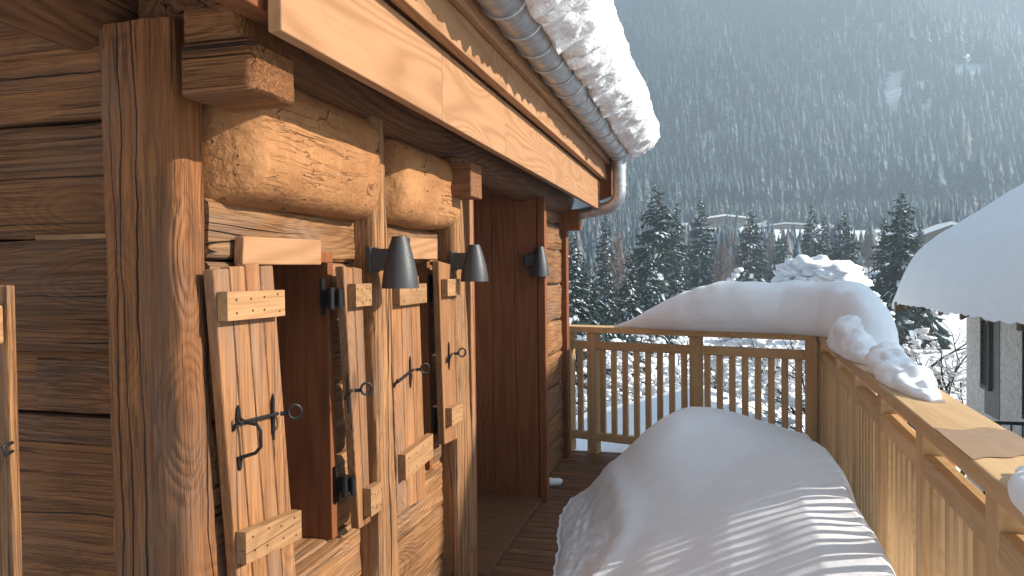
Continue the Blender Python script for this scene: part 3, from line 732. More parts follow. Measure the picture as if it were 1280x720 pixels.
# ------------------------------------------------------------------ balustrades
ZC = 1.12
def balustrade(A, B, label, posts, name, inner_sign, pitch, matax, bal=.042, off=0., balz=(.17, .93), skip=()):
    A = Vector(A); B = Vector(B); d_ = (B-A).normalized(); nrm = Vector((d_.y, -d_.x, 0)); L = (B-A).length
    T = thing(name, label, 'railing', A)
    up = Vector((0, 0, 1))
    c = MB(); seg = 0; cuts = [0, .37*L, .66*L, L] if L > 3 else [0, L]
    for a, e in zip(cuts, cuts[1:]): c.bar(A+d_*(a+.0008)+up*(ZC-.026), A+d_*(e-.0008)+up*(ZC-.026), nrm*.205, up*.052)
    c.build('handrail', W['rail_'+matax], T, bevel=.006)
    for p in posts:
        m = MB(); q = A+d_*p+nrm*off*.7; m.bar(q+up*0, q+up*(ZC-.053), d_*.088, nrm*.10); m.build('post', W['rail_z'], T, bevel=.005)
    bars = sorted(posts); bal_proto = None; k = 0; rr_ = random.Random(3)
    for a, e in zip(bars, bars[1:]):
        m = MB(); m.bar(A+nrm*off+d_*(a+.045)+up*.955, A+nrm*off+d_*(e-.045)+up*.955, nrm*.058, up*.072); m.build('mid_rail', W['rail_'+matax], T, bevel=.005)
        m = MB(); m.bar(A+nrm*off+d_*(a+.045)+up*.155, A+nrm*off+d_*(e-.045)+up*.155, nrm*.058, up*.07); m.build('bottom_rail', W['rail_'+matax], T, bevel=.005)
        gap = e-a-.09; nb = max(1, int(round(gap/pitch))); st = gap/nb
        for q in range(nb):
            pos = A+nrm*off+d_*(a+.045+st*(q+.5))
            m = MB(); m.bar(pos+up*.1925, pos+up*.9175, d_*bal, nrm*.034, r=rr_.random()); m.build('baluster', W['rail_z'], T, bevel=.003); k += 1
    return T
Lr = (NB_-NA_).length
long_posts = [max(.05, v_-NA_.y) for v_ in (.42, 1.17, 1.92, 2.64, 3.36, 4.08, 4.80)]+[Lr-.05]
balustrade(NA_, NB_, 'long new larch balustrade running down the right side of the balcony', long_posts, 'balcony_railing', -1, .0885, 'y', off=-.055)
dF = (FB-FA).normalized(); Lf = (FB-FA).length
def onfar(px):                                                      # distance along the far line of a pixel column
    d_ = ray(px, 480); n_ = Vector((dF.y, -dF.x, 0)); t = (FA-CAM).dot(n_)/d_.dot(n_); return (CAM+d_*t-FA).dot(dF)
fp = [onfar(713), onfar(744), onfar(872), onfar(1017)]
FAR = balustrade(FA, FA+dF*(fp[-1]+.04), 'short larch balustrade closing the far end of the balcony', fp[:3]+[fp[-1]-.005], 'balcony_railing', 1, .104, 'x', bal=.046, off=.045)

# wet patch and snow on the handrail
b = MB()
def capP(y, s, z): return Vector((railX(y)+s, y, z))
ring = []
for k in range(13):
    f = -.1+.2*k/12; ring.append(capP(2.06+.05*mn.noise(Vector((f*14, 1, 0)))+.25*f, f, ZC+.0025))
for k in range(13):
    f = .1-.2*k/12; ring.append(capP(2.40+.06*mn.noise(Vector((f*12, 5, 0)))+.1*f, f, ZC+.0025))
b.add(ring, [tuple(range(26))]); rp = [o for o in bpy.data.objects if o.name == 'balcony_railing'][0]
b.build('wet_patch', M_WET, rp)
def ridge(path, name, label, mat=M_SNOW, nose=.12, amp=.02, fr=5., seed=0, floor=ZC+.001, lump=0., exp=2.4, under=.0):
    """path: list of (centre Vector xy, half width left, half width right, height)"""
    pts = [(Vector((p[0], p[1], 0)), p[2], p[3], p[4]) for p in path]
    # resample
    S = []; n = 14
    for q in range(len(pts)-1):
        for k in range(n):
            t = k/n; t2 = t
            a, c = pts[q], pts[q+1]
            S.append((a[0].lerp(c[0], t2), a[1]+(c[1]-a[1])*t, a[2]+(c[2]-a[2])*t, a[3]+(c[3]-a[3])*t))
    S.append(pts[-1])
    def sm(S):
        o = list(S)
        for _ in range(16):
            o = [o[0]]+[(((o[i-1][0]+o[i][0]*2+o[i+1][0])/4), *[(o[i-1][j]+2*o[i][j]+o[i+1][j])/4 for j in (1, 2, 3)]) for i in range(1, len(o)-1)]+[o[-1]]
        return o
    S = sm(S); K = 30; vs = []; fs = []
    for i, (c, wl, wr, h) in enumerate(S):
        t = (S[min(i+1, len(S)-1)][0]-S[max(i-1, 0)][0]).normalized(); nr = Vector((t.y, -t.x, 0))
        for k in range(K+1):
            a = math.pi*k/K; ca, sa = math.cos(a), math.sin(a); q = (abs(ca)**exp+abs(sa)**exp)**(-1/exp)
            w = wr if ca > 0 else wl
            zz = sa*q*h
            # undercut: narrower where it rests on the board
            uc = 1-under*max(0, 1-zz/(.12+.001))**2 if under else 1
            P = c+nr*(ca*q*w*uc)+Vector((0, 0, floor+zz))
            edge = min(1, zz/.05+.25)
            nn = mn.noise(P*fr+Vector((seed, 0, 0)))*amp+mn.noise(P*fr*3.1+Vector((0, seed, 0)))*amp*.35+lump*abs(mn.noise(P*14+Vector((seed, 2, 0))))
            dv = nr*ca+Vector((0, 0, sa))
            Q = P+dv*nn*edge; Q.z = max(floor, Q.z) if k not in (0, K) else floor
            vs.append(Q)
    n_ = K+1
    for i in range(len(S)-1):
        for k in range(K): a = i*n_+k; fs.append((a, a+1, a+1+n_, a+n_))
        fs.append((i*n_+K, i*n_, (i+1)*n_, (i+1)*n_+K))
    fs.append(tuple(range(n_))); fs.append(tuple(range((len(S)-1)*n_, len(S)*n_))[::-1])
    b = MB(); b.add(vs, fs, r=.5); o = b.build(name, mat, smooth='auto', sharp=80); tag(o, label, 'snow'); return o
def fl(px): return FA+dF*onfar(px)
p = [fl(x) for x in (768, 800, 850, 890, 940, 990)]
path = [(p[0].x, p[0].y, .02, .03, .008), (p[1].x, p[1].y, .12, .12, .10), (p[2].x, p[2].y, .20, .20, .29), (p[3].x, p[3].y, .24, .22, .375), (p[4].x, p[4].y, .26, .22, .395), (p[5].x, p[5].y, .26, .22, .395),
        (railX(5.6)+.04, 5.58, .26, .20, .385), (railX(5.15)+.05, 5.12, .22, .15, .365), (railX(4.7)+.05, 4.68, .19, .12, .32), (railX(4.35)+.05, 4.36, .14, .10, .22), (railX(4.12)+.05, 4.12, .08, .07, .06)]
ridge(path, 'snow_drift', 'large smooth snow drift on the handrail, wrapping round the far balcony corner', amp=.03, fr=3.2, under=.25)
ridge([(railX(4.95)-.05, 4.98, .03, .03, .03), (railX(4.7)-.05, 4.72, .09, .09, .20), (railX(4.4)-.035, 4.4, .09, .09, .20), (railX(4.1)-.03, 4.1, .08, .08, .10), (railX(3.9)-.03, 3.86, .02, .02, .02)], 'snow_clump', 'crumpled snow clump slumping on the handrail inside the corner drift', amp=.035, fr=6, seed=4, lump=.035)
ridge([(railX(3.75), 3.75, .03, .03, .02), (railX(3.6), 3.64, .07, .08, .14), (railX(3.45), 3.5, .08, .08, .11), (railX(3.25), 3.28, .08, .09, .07), (railX(3.05)+.01, 3.02, .05, .07, .05), (railX(2.9)+.02, 2.86, .02, .03, .01)], 'snow_clump', 'lumpy chunk of snow on the handrail between bare planks', amp=.035, fr=7, seed=7, lump=.035)
ridge([(railX(1.85)+.02, 1.90, .03, .06, .02), (railX(1.72)+.01, 1.74, .09, .12, .05), (railX(1.5), 1.5, .10, .14, .07), (railX(1.2), 1.2, .10, .14, .07), (railX(1.05), 1.0, .05, .08, .03)], 'snow_patch', 'flat patch of snow on the nearest part of the handrail', amp=.01, fr=9, seed=9, lump=.02)

# ------------------------------------------------------------------ snow heaped on the deck
def deck_snow():
    ny, nx = 330, 150; vs = []; fs = []
    def sst(a, b_, x): t = min(1, max(0, (x-a)/(b_-a))); return t*t*(3-2*t)
    def xl(y):
        X = np.interp(y, [0, 2.5, 3.7, 4.3, 4.7, 5.0, 5.4, 5.8, 6.2], [-.72, -.80, -.80, -.90, -.96, -.93, -.80, -.62, -.45])
        return X+.035*mn.noise(Vector((y*3.1, 1, 0)))+.02*mn.noise(Vector((y*11, 4, 0)))
    def xr(y):
        return railX(y)-.098-.020*(math.sin(2*math.pi*y/.0885*.5)**2)+.012*mn.noise(Vector((y*2.3, 7, 0)))
    def Hh(y): return np.interp(y, [0, 1.5, 2.6, 3.4, 4.2, 4.9, 5.3, 5.55, 5.75, 5.95], [.64, .66, .68, .67, .65, .645, .63, .53, .32, .02])
    for iy in range(ny+1):
        y = .5+(5.98-.5)*iy/ny; a, b_ = xl(y), xr(y)
        for ix in range(nx+1):
            u = ix/nx; uu = u
            x = a+(b_-a)*uu
            k_ = sst(3.5, 5.0, y)
            left = sst(-.02, .46, u)**.85*k_+(1-k_)*np.interp(u, [0, .05, .18, .38, .6, .8, .93, 1], [0, .11, .28, .52, .77, .95, 1, 1])
            right = 1-.03*sst(.8, .95, u)-.24*sst(.48, .95, u)*sst(4.0, 5.3, y)
            tip = 1.0
            if u > .93: t = (u-.93)/.07; tip = math.sqrt(max(0, 1-t**2.4))*.75+.25*(1-t)
            lay = .012*math.sin(2*math.pi*y/.177)*sst(.86, .97, u)
            z = Hh(y)*left*right*tip+lay*tip
            z += (.03*mn.noise(Vector((x*1.6, y*1.1, 2)))+.010*mn.noise(Vector((x*5, y*4, 6))))*min(1, u*6)*tip
            z += .028*math.exp(-((u-.20-.05*math.sin(y*2.1))/.05)**2)*sst(2.2, 3.2, y)*(1-sst(4.9, 5.4, y))
            rim = max(0, 1-u/.30); z += rim*.65*(.030*mn.noise(Vector((x*11, y*11, 3)))+.022*mn.noise(Vector((x*29, y*29, 5)))+.012*mn.noise(Vector((x*60, y*60, 8))))*min(1, u*14)
            if u < .02: z *= u/.02
            if ix in (0, nx) or iy in (0, ny): z = .002
            vs.append((x, y, max(.002, z)))
    n_ = nx+1
    for iy in range(ny):
        for ix in range(nx): q = iy*n_+ix; fs.append((q, q+1, q+1+n_, q+n_))
    b = MB(); b.add(vs, fs, r=.5); return b.build('snow_heap', M_SNOW, smooth=True)
tag(deck_snow(), 'great rounded heap of snow lying on the balcony deck, striped by railing shadows', 'snow')
pc = onZ(691, 606, 0)
b = MB(); b.blob((pc.x, pc.y, .022), .075, .05, .03, seed=5, amp=.4, n=10); b.blob((pc.x-.05, pc.y+.02, .016), .04, .035, .022, seed=6, amp=.4, n=8)
tag(b.build('snow_lump', M_SNOW, smooth=True), 'small lone lump of snow on the bare deck boards near the far wall', 'snow')

# ------------------------------------------------------------------ neighbouring house
hx, ex, ez, rs = 3.40, 2.86, 1.21, .655                                # wall plane, eave line, eave height, roof pitch
hy0, hy1, RX = 4.15, 11.10, 10.2                                     # near end, far end, ridge
NH = thing('neighbour_house', 'white roughcast house with grey shutter and steep snow laden roof at the right edge', 'house', (RX, 7.6, -3))
zr_ = lambda x: ez+(x-ex)*rs
b = MB(); b.prism([(hx, hy0+.3, -3.3), (2*RX-hx, hy0+.3, -3.3), (2*RX-hx, hy0+.3, zr_(hx)-.05), (RX, hy0+.3, zr_(RX)-.05), (hx, hy0+.3, zr_(hx)-.05)], (0, hy1-hy0-.3, 0)); b.build('wall', M_CAST, NH)
W_T = wood('grey_timber_y', 'y', (.22, .15, .10), (.08, .05, .035), crack=.5); W_S = plain('grey_green_shutter', (.115, .125, .115), .6)
def lou(ya, yb, za, zb, mat):
    b = MB(); b.box((hx-.055, ya, za), (hx-.012, ya+.035, zb)); b.box((hx-.055, yb-.035, za), (hx-.012, yb, zb)); b.box((hx-.055, ya+.035, zb-.05), (hx-.012, yb-.035, zb)); b.box((hx-.055, ya+.035, za), (hx-.012, yb-.035, za+.05))
    z = za+.05
    while z < zb-.07:
        b.prism([(hx-.05, ya+.035, z), (hx-.02, ya+.035, z+.03), (hx-.012, ya+.035, z+.03), (hx-.042, ya+.035, z)], (0, yb-ya-.07, 0)); z += .042
    b.build('shutter', mat, NH)
w0 = onX(1231, 395, hx); w1 = onX(1244, 492, hx)
lou(w1.y+.06, w0.y, w1.z+.02, w0.z, W_S)
b = MB(); b.box((hx-.008, w1.y-.15, w1.z-.30), (hx-.002, w0.y-.02, w0.z+.05)); b.build('window_recess', plain('grey_render', (.26, .25, .24)), NH)
d0 = onX(1277, 400, hx); d1 = onX(1277, 520, hx); lou(d0.y-.75, d0.y-.16, d1.z, d0.z+.1, plain('dark_brown_shutter', (.06, .04, .03)))
# iron balcony on the long wall; its end panel faces the valley end
yb_ = 8.3; q0 = onY(1229, 527, yb_); z0 = q0.z; bal = MB(); bx1 = q0.x
xl_ = hx-.02
bal.box((bx1, yb_-.02, z0-.02), (xl_, yb_+.005, z0+.01)); bal.box((bx1, yb_-.02, z0-.95), (xl_, yb_+.005, z0-.92))
for q in range(5): bal.box((bx1+.04+q*.10, yb_-.014, z0-.93), (bx1+.054+q*.10, yb_, z0-.02))
bal.box((bx1-.02, yb_-3.2, z0-.02), (bx1+.005, yb_, z0+.01)); bal.box((bx1-.02, yb_-3.2, z0-.95), (bx1+.005, yb_, z0-.92))
for q in range(28): bal.box((bx1-.014, yb_-.06-q*.115, z0-.93), (bx1, yb_-.046-q*.115, z0-.02))
bal.build('balcony_rail', M_RAILING, NH)
b = MB(); b.box((bx1-.05, yb_-3.2, z0-1.10), (hx-.005, yb_+.03, z0-.97)); b.build('balcony_slab', M_CAST, NH)
# roof under the snow
ry0, ry1 = hy0, hy1+.85
b = MB()
for sg in (1, -1):
    X_ = lambda x: x if sg == 1 else 2*RX-x
    b.prism([(X_(ex), ry0, ez-.02), (X_(RX), ry0, zr_(RX)-.02), (X_(RX), ry0, zr_(RX)+.08), (X_(ex), ry0, ez+.08)], (0, ry1-ry0, 0))
b.build('roof', W_T, NH)
y = ry0+.3
while y < ry1:
    b = MB(); b.bar((ex-.12, y, zr_(ex-.12)-.07), (hx+.1, y, zr_(hx+.1)-.07), (0, .09, 0), (0, 0, .10)); b.build('rafter', W_T, NH); y += .78
b = MB(); b.bar((ex-.16, ry1-.05, zr_(ex-.16)-.10), (hx+2.5, ry1-.05, zr_(hx+2.5)-.10), (0, .10, 0), (0, 0, .16)); b.build('verge_board', W_T, NH)
# snow blanket: closed pillow over the slope, drooping past eave and verge
nu, nv = 120, 130; vs = []; fs = []
UL = RX-ex+.14; vy0, vy1 = ry0-.25, ry1+.28
prm = []
for iu in range(nu+1):
    uu = 1-(1-iu/nu)**1.8; u = UL*uu                                # 0 at ridge, UL past the eave
    for iv in range(nv+1):
        tv_ = iv/nv; v_ = vy0+(vy1-vy0)*(1-(1-tv_)**1.5)
        prm.append((u, v_))
def blank(u, v_, top):
    x = RX-u; eu = UL-u; ev = vy1-v_; ev2 = v_-vy0
    f = 1.0
    for d_, r_ in ((eu, .42), (ev, .42), (ev2, .6)):
        if d_ < r_: f *= math.sqrt(max(0, 1-(1-d_/r_)**2))
    base = zr_(x)+.085
    droop = .06*max(0, 1-eu/.5)**1.3+.14*max(0, 1-ev/.55)**1.3*(1+.5*mn.noise(Vector((x*1.5, 3, 1))))+.1*max(0, 1-ev2/.4)
    sag = droop*(1+.35*mn.noise(Vector((v_*1.9, x*.8, 4)))+.25*mn.noise(Vector((v_*5.1, x*3, 9))))
    und = .05*mn.noise(Vector((x*.8, v_*.8, 2)))+.022*mn.noise(Vector((x*2.6, v_*1.4, 7)))+.010*mn.noise(Vector((x*6, v_*4, 3)))
    if top: z = base+.56*f-sag+und
    else:
        lip = (max(0, 1-eu/.55)+max(0, 1-ev/.5))
        z = base-.003-sag-.10*min(1, lip)*(f > .02)*(.6+.8*abs(mn.noise(Vector((v_*3.3, x*3.3, 14)))))
    return Vector((x+(.05*mn.noise(Vector((v_*1.3, 0, 5))) if eu < .3 else 0), v_, z))
T_ = [blank(u, v_, 1) for u, v_ in prm]; B_ = [blank(u, v_, 0) for u, v_ in prm]
for k_ in range(len(T_)):
    if B_[k_].z > T_[k_].z-.005: B_[k_].z = T_[k_].z-.005
vs = T_+B_; n_ = nv+1; tn = len(T_)
for iu in range(nu):
    for iv in range(nv): q = iu*n_+iv; fs.append((q, q+1, q+1+n_, q+n_)); fs.append((tn+q, tn+q+n_, tn+q+1+n_, tn+q+1))
for iu in range(nu):
    for iv in (0, nv): q = iu*n_+iv; fs.append((q, q+n_, tn+q+n_, tn+q))
for iv in range(nv):
    for iu in (0, nu): q = iu*n_+iv; fs.append((q, q+1, tn+q+1, tn+q))
b = MB(); b.add(vs, fs, r=.5); tag(b.build('roof_snow', M_SNOW, smooth='auto', sharp=80), 'deep smooth snow blanket sagging over the eaves of the white roughcast house', 'snow')

# ------------------------------------------------------------------ shed below the balcony end
SH = thing('garden_shed', 'low brown timber shed below the far balustrade with snow on its sloping roof', 'shed', (.2, 10.6, -3))
rsl = .30; sx0, sx1 = -2.9, 1.55; zr0 = -1.52
zr = lambda x: zr0+(x-sx0)*rsl if x < -.2 else zr0+(-.2-sx0)*rsl-(x+.2)*rsl
b = MB(); b.prism([(sx0+.25, 9.7, -3.2), (sx1-.2, 9.7, -3.2), (sx1-.2, 9.7, zr(sx1)-.1), (-.2, 9.7, zr(-.2)-.1), (sx0+.25, 9.7, zr(sx0)-.1)], (0, 2.6, 0)); b.build('wall', W['dark_x'], SH)
b = MB(); b.prism([(sx0, 9.2, zr(sx0)-.11), (-.2, 9.2, zr(-.2)-.11), (sx1, 9.2, zr(sx1)-.11), (sx1, 9.2, zr(sx1)), (-.2, 9.2, zr(-.2)), (sx0, 9.2, zr(sx0))], (0, 3.4, 0)); b.build('roof', W['dark_x'], SH, bevel=.01)
vs = []; fs = []; nu, nv = 60, 40
for iu in range(nu+1):
    x = sx0-.08+(sx1-sx0+.16)*iu/nu
    for iv in range(nv+1):
        y = 9.12+3.5*iv/nv; d_ = min(x-(sx0-.08), sx1+.08-x, y-9.12, 12.62-y); f = math.sqrt(max(0, 1-(1-min(1, d_/.3))**2))
        vs.append((x, y, zr(min(sx1, max(sx0, x)))+.01+.42*f*(1+.12*mn.noise(Vector((x, y, 3))))-(0 if d_ > .001 else .08)))
n_ = nv+1
for iu in range(nu):
    for iv in range(nv): q = iu*n_+iv; fs.append((q, q+1, q+1+n_, q+n_))
b = MB(); b.add(vs, fs, r=.5); tag(b.build('roof_snow', M_SNOW, smooth=True), 'sunlit snow layer on the low brown shed roof below the balcony', 'snow')

# ------------------------------------------------------------------ bushes
M_BARK = plain('twig_bark', (.075, .055, .042), .9, 20, .6)
def bush(name, label, loc, h, spread, seed, lean=(0, 0), depth=5, snowp=.5, thick=.05, cat='bush', big=1., grp=None):
    R_ = random.Random(seed); T = thing(name, label, cat, loc, grp)
    br = MB(); sn = MB()
    def grow(p, d_, L, r_, lev):
        n = 3; pts = [p]; rs_ = [r_]; q = p; dd = d_
        for k in range(n):
            dd = (dd+Vector((R_.uniform(-.25, .25), R_.uniform(-.25, .25), R_.uniform(-.14, .18)))).normalized(); q = q+dd*(L/n); pts.append(q); rs_.append(r_*(1-.45*(k+1)/n))
        br.tube(pts, rs_, 5 if lev < 2 else 3, cap=False)
        if lev >= 2 and R_.random() < snowp and abs(dd.z) < .85:
            for k in range(1, n+1):
                if R_.random() < .8:
                    s_ = big*R_.uniform(.03, .075)*(1+.6*(lev < 4)); sn.blob(pts[k]+Vector((0, 0, s_*.35)), s_*R_.uniform(1., 1.9), s_*R_.uniform(1, 1.9), s_*R_.uniform(.55, .9), seed=R_.random()*50, amp=.5, n=4)
        if lev < depth:
            for k in range(R_.choice((2, 3, 3)) if lev > 0 else 5):
                a = R_.uniform(0, 6.28); tilt = R_.uniform(.35, .95)
                side = dd.orthogonal().normalized(); side.rotate(__import__('mathutils').Quaternion(dd, a))
                nd = (dd*math.cos(tilt)+side*math.sin(tilt)*spread).normalized()
                grow(pts[R_.choice((1, 2, 3, 3))] if lev else pts[-1], nd, L*R_.uniform(.58, .82), r_*.55, lev+1)
    grow(Vector(loc), Vector((lean[0], lean[1], 1)).normalized(), h*.36, thick, 0)
    br.build('branches', M_BARK, T, smooth=True)
    if sn.v: sn.build('snow_cover', M_SNOW, T, smooth=True, kind='stuff')
    return T
def gl(px, py, y): p_ = onY(px, py, y); return (p_.x, p_.y, tz(p_.x, p_.y))
bush('bare_bush', 'bare snow-clumped bush between the balcony corner and the white house', gl(1150, 460, 10.2), 4.6, 1.1, 3, depth=6, snowp=.16, big=.6, thick=.06)
bush('bare_bush', 'bare dark-twigged bush right beside the white house wall', gl(1168, 470, 13.8), 4.3, 1.1, 8, depth=6, snowp=.12, big=.6, thick=.08)
bush('bare_bush', 'taller dark bare bush under the tip of the neighbouring roof snow', gl(1150, 470, 15.5), 4.6, 1.15, 77, depth=6, snowp=.12, big=.7, thick=.08)
bush('bare_bush', 'bare bush peeking out just above the sunlit handrail left of the white wall', gl(1186, 480, 15.0), 3.9, 1.15, 78, depth=6, snowp=.12, big=.6, thick=.07)
bush('bare_bush', 'bare snowy bush seen through the right bay of the far balustrade', gl(975, 470, 9.0), 3.4, 1.2, 12, depth=6, snowp=.3, big=.7)
bush('bare_bush', 'bare twiggy bush behind the middle post of the far balustrade', gl(862, 470, 9.0), 3.1, 1.2, 15, depth=6, snowp=.3, big=.7)
R5 = random.Random(11)
for k_ in range(11):
    px_ = 748+24*k_+R5.uniform(-8, 8); Y_ = R5.uniform(13.5, 24)
    bush('bare_bush', 'bare twiggy bush in the thicket below the far balustrade', gl(px_, 470, Y_), R5.uniform(2.6, 3.8), 1.15, 40+k_, depth=5, snowp=.3, big=.9, grp='bare bushes in the thicket')
# snow-buried tree top behind the corner drift
cb = onY(1028, 350, 13.5)
bush('snowy_bush', 'bush buried under bright lumpy snow rising behind the corner drift', (cb.x, cb.y, tz(cb.x, cb.y)), 4.6, 1.1, 21, depth=5, snowp=.5)
T = [o for o in bpy.data.objects if o.name.startswith('snowy_bush')][0]
sn = MB(); R_ = random.Random(5)
for (px, py, s_) in ((1005, 336, .34), (1022, 338, .36), (990, 346, .27), (1042, 345, .30), (1060, 350, .24), (1073, 354, .18), (1010, 355, .36), (1035, 360, .40), (1055, 366, .30), (1082, 372, .20), (985, 362, .26), (1093, 384, .15), (1020, 378, .45), (1062, 385, .32), (1000, 385, .36)):
    q = onY(px, py, 13.5+R_.uniform(-.25, .25)); sn.blob(q, s_*1.1, s_*1.1, s_*.62, seed=R_.random()*90, amp=.75, n=12, fr=1.8)
sn.build('snow_crown', M_SNOW, T, smooth=True, kind='stuff')

# ------------------------------------------------------------------ nearer conifers, one object each
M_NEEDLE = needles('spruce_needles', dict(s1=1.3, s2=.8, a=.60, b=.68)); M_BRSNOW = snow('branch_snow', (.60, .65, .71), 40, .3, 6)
def conifer_mesh(seed, dens=1., slim=.17, snowy=.6):
    R_ = np.random.default_rng(seed); V = []; Fc = []; MI = []; RN = []
    def quad(a, b_, c_, d_, m):
        k = len(V); V.extend([a, b_, c_, d_]); Fc.append((k, k+1, k+2, k+3)); MI.append(m); RN.append(R_.uniform(0, .9))
    nw = int(34*dens)
    for w in range(nw):
        t = .03+.96*w/nw; z = t; Rm = slim*(1-t)**.82*R_.uniform(.8, 1.12)+.006
        nb = int(R_.integers(6, 10)) if t < .85 else 5
        for q in range(nb):
            a = R_.uniform(0, 6.283); L = Rm*R_.uniform(.55, 1.12); di = np.array([math.cos(a), math.sin(a), 0]); sd = np.array([-math.sin(a), math.cos(a), 0])
            up0 = R_.uniform(.05, .35)*(.4+t); droop = R_.uniform(.35, .75)*(1.15-t)
            n = 4; P = [np.array([0, 0, z+R_.uniform(-.012, .012)])+di*L*s+np.array([0, 0, L*(up0*s-droop*s*s)]) for s in (0.12, .4, .7, 1.)]
            for k in range(n-1):
                p0, p1 = P[k], P[k+1]; w0 = L*.20*(1-k/n)+.006; w1 = L*.17*(1-(k+1)/n)+.003
                dn = np.array([0, 0, -1])
                for sgn in (1, -1):
                    for rep in range(2):
                        o_ = (p1-p0)*R_.uniform(-.1, .35); tip = p1*.6+p0*.4+o_+sd*sgn*w0*R_.uniform(.9, 1.5)+(p1-p0)*R_.uniform(.2, .7)+dn*w0*R_.uniform(.1, .8)
                        b2 = p1+o_*.5+dn*w1*R_.uniform(0, .3); quad(p0+o_, p0*.4+p1*.6+sd*sgn*w0*.35+dn*w0*.15+o_, tip, b2, 0)
                # hanging fringe
                h_ = L*R_.uniform(.10, .22)+.004; mid = (p0+p1)/2+dn*h_; quad(p0, mid-(p1-p0)*.15, mid+(p1-p0)*.25, p1, 0)
                if R_.uniform() < snowy:
                    e = np.array([0, 0, .0035]); ww = w0*R_.uniform(.25, .6); s0 = R_.uniform(0, .3); s1 = R_.uniform(.7, 1.15)
                    a0 = p0+(p1-p0)*s0+e; a1 = p0+(p1-p0)*s1+e*.8
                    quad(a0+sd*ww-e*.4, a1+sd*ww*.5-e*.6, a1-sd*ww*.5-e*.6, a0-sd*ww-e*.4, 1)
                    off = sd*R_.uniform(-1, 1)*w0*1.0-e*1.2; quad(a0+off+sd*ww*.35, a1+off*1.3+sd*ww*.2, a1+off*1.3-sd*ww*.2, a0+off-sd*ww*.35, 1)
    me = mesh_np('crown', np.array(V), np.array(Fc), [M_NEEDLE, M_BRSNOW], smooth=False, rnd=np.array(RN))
    me.polygons.foreach_set('material_index', np.array(MI, np.int32)); return me
CM = [conifer_mesh(1, 1.15, .29, .62), conifer_mesh(2, 1.1, .23, .55), conifer_mesh(3, 1.1, .30, .42), conifer_mesh(4, 1.1, .20, .6), conifer_mesh(5, 1.1, .26, .7)]
tb = MB(); tb.tube([(0, 0, -.03), (0, 0, .3), (0, 0, .7), (0, 0, 1.0)], [.013, .010, .005, .0012], 7); TRUNK = tb.build('trunk', M_BARK, smooth=True); trunk_me = TRUNK.data; bpy.data.objects.remove(TRUNK)
def conifer(px, py_top, dist, mesh, label, wide=1., rot=None):
    top = far(px, py_top, dist); zb = tz(top.x, top.y); h = top.z-zb
    T = thing('conifer_tree', label, 'tree', (top.x, top.y, zb), 'snow-dusted conifers beyond the balcony')
    for nm, me, s_ in (('trunk', trunk_me, (1, 1, 1)), ('crown', CM[mesh], (wide, wide, 1))):
        o = bpy.data.objects.new(nm, me); COL.objects.link(o); o.parent = T; o.scale = (h*s_[0], h*s_[1], h); o.rotation_euler = (0, 0, rot if rot is not None else px*.37)
    return T
TR = [
 (820, 226, 72, 0, 'tall broad spruce just right of the downpipe, tallest of the left clump', 1.12),
 (846, 250, 80, 1, 'narrow spruce tucked behind the right side of the tall broad spruce', .9),
 (876, 246, 90, 1, 'slim spruce left of the long snow-roofed house', 1.15),
 (938, 259, 100, 0, 'full spruce standing between the two far snow-roofed houses', 1.05),
 (977, 281, 115, 1, 'small spruce in front of the right-hand far house', 1.0),
 (1015, 254, 105, 4, 'snow-streaked spruce left of a slightly shorter twin', 1.0),
 (1030, 268, 112, 3, 'thin dark spruce squeezed between two fuller ones above the snowy bush', 1.0),
 (1055, 262, 98, 2, 'dark spruce left of the biggest one by the white house roof', .98),
 (1127, 234, 70, 2, 'biggest dark spruce just left of the snowy neighbouring roof', 1.0),
 (1105, 268, 84, 1, 'shorter spruce leaning on the left flank of the biggest dark one', 1.0),
 (1150, 278, 88, 3, 'shorter spruce on the right flank of the biggest dark one', 1.1),
 (786, 306, 48, 4, 'near snowy spruce in front of the tall broad spruce, under the pipe', .95),
 (812, 300, 52, 1, 'slender near spruce rising over the low left end of the corner drift', .9),
 (851, 322, 58, 4, 'low snowy spruce just above the left half of the corner drift', 1.),
 (760, 318, 44, 1, 'narrow near spruce below the outlet of the downpipe', .9),
 (738, 330, 40, 0, 'dense near spruce behind the left bay of the far balustrade', .9),
 (716, 292, 34, 4, 'very near snow-laden spruce right against the chalet corner', 1.2),
 (893, 322, 85, 1, 'low spruce right of the slim one and left of bare birches', .9),
 (912, 372, 40, 0, 'squat snowy spruce hidden behind the corner drift', 1.0),
 (700, 240, 60, 3, 'far tall spruce peeking beneath the chalet eave by the wall end', 1.1),
 (757, 262, 78, 3, 'tall slim spruce seen through the bend of the downpipe', 1.0),
 (800, 400, 26, 4, 'young snow-caked spruce seen between the balusters of the left bay', 1.25),
 (745, 405, 24, 0, 'young dark spruce seen beside the left post of the far balustrade', 1.25)]
for (px, pt, ds, ms, lb, wd_) in TR: conifer(px, pt, ds, ms, lb, wd_)

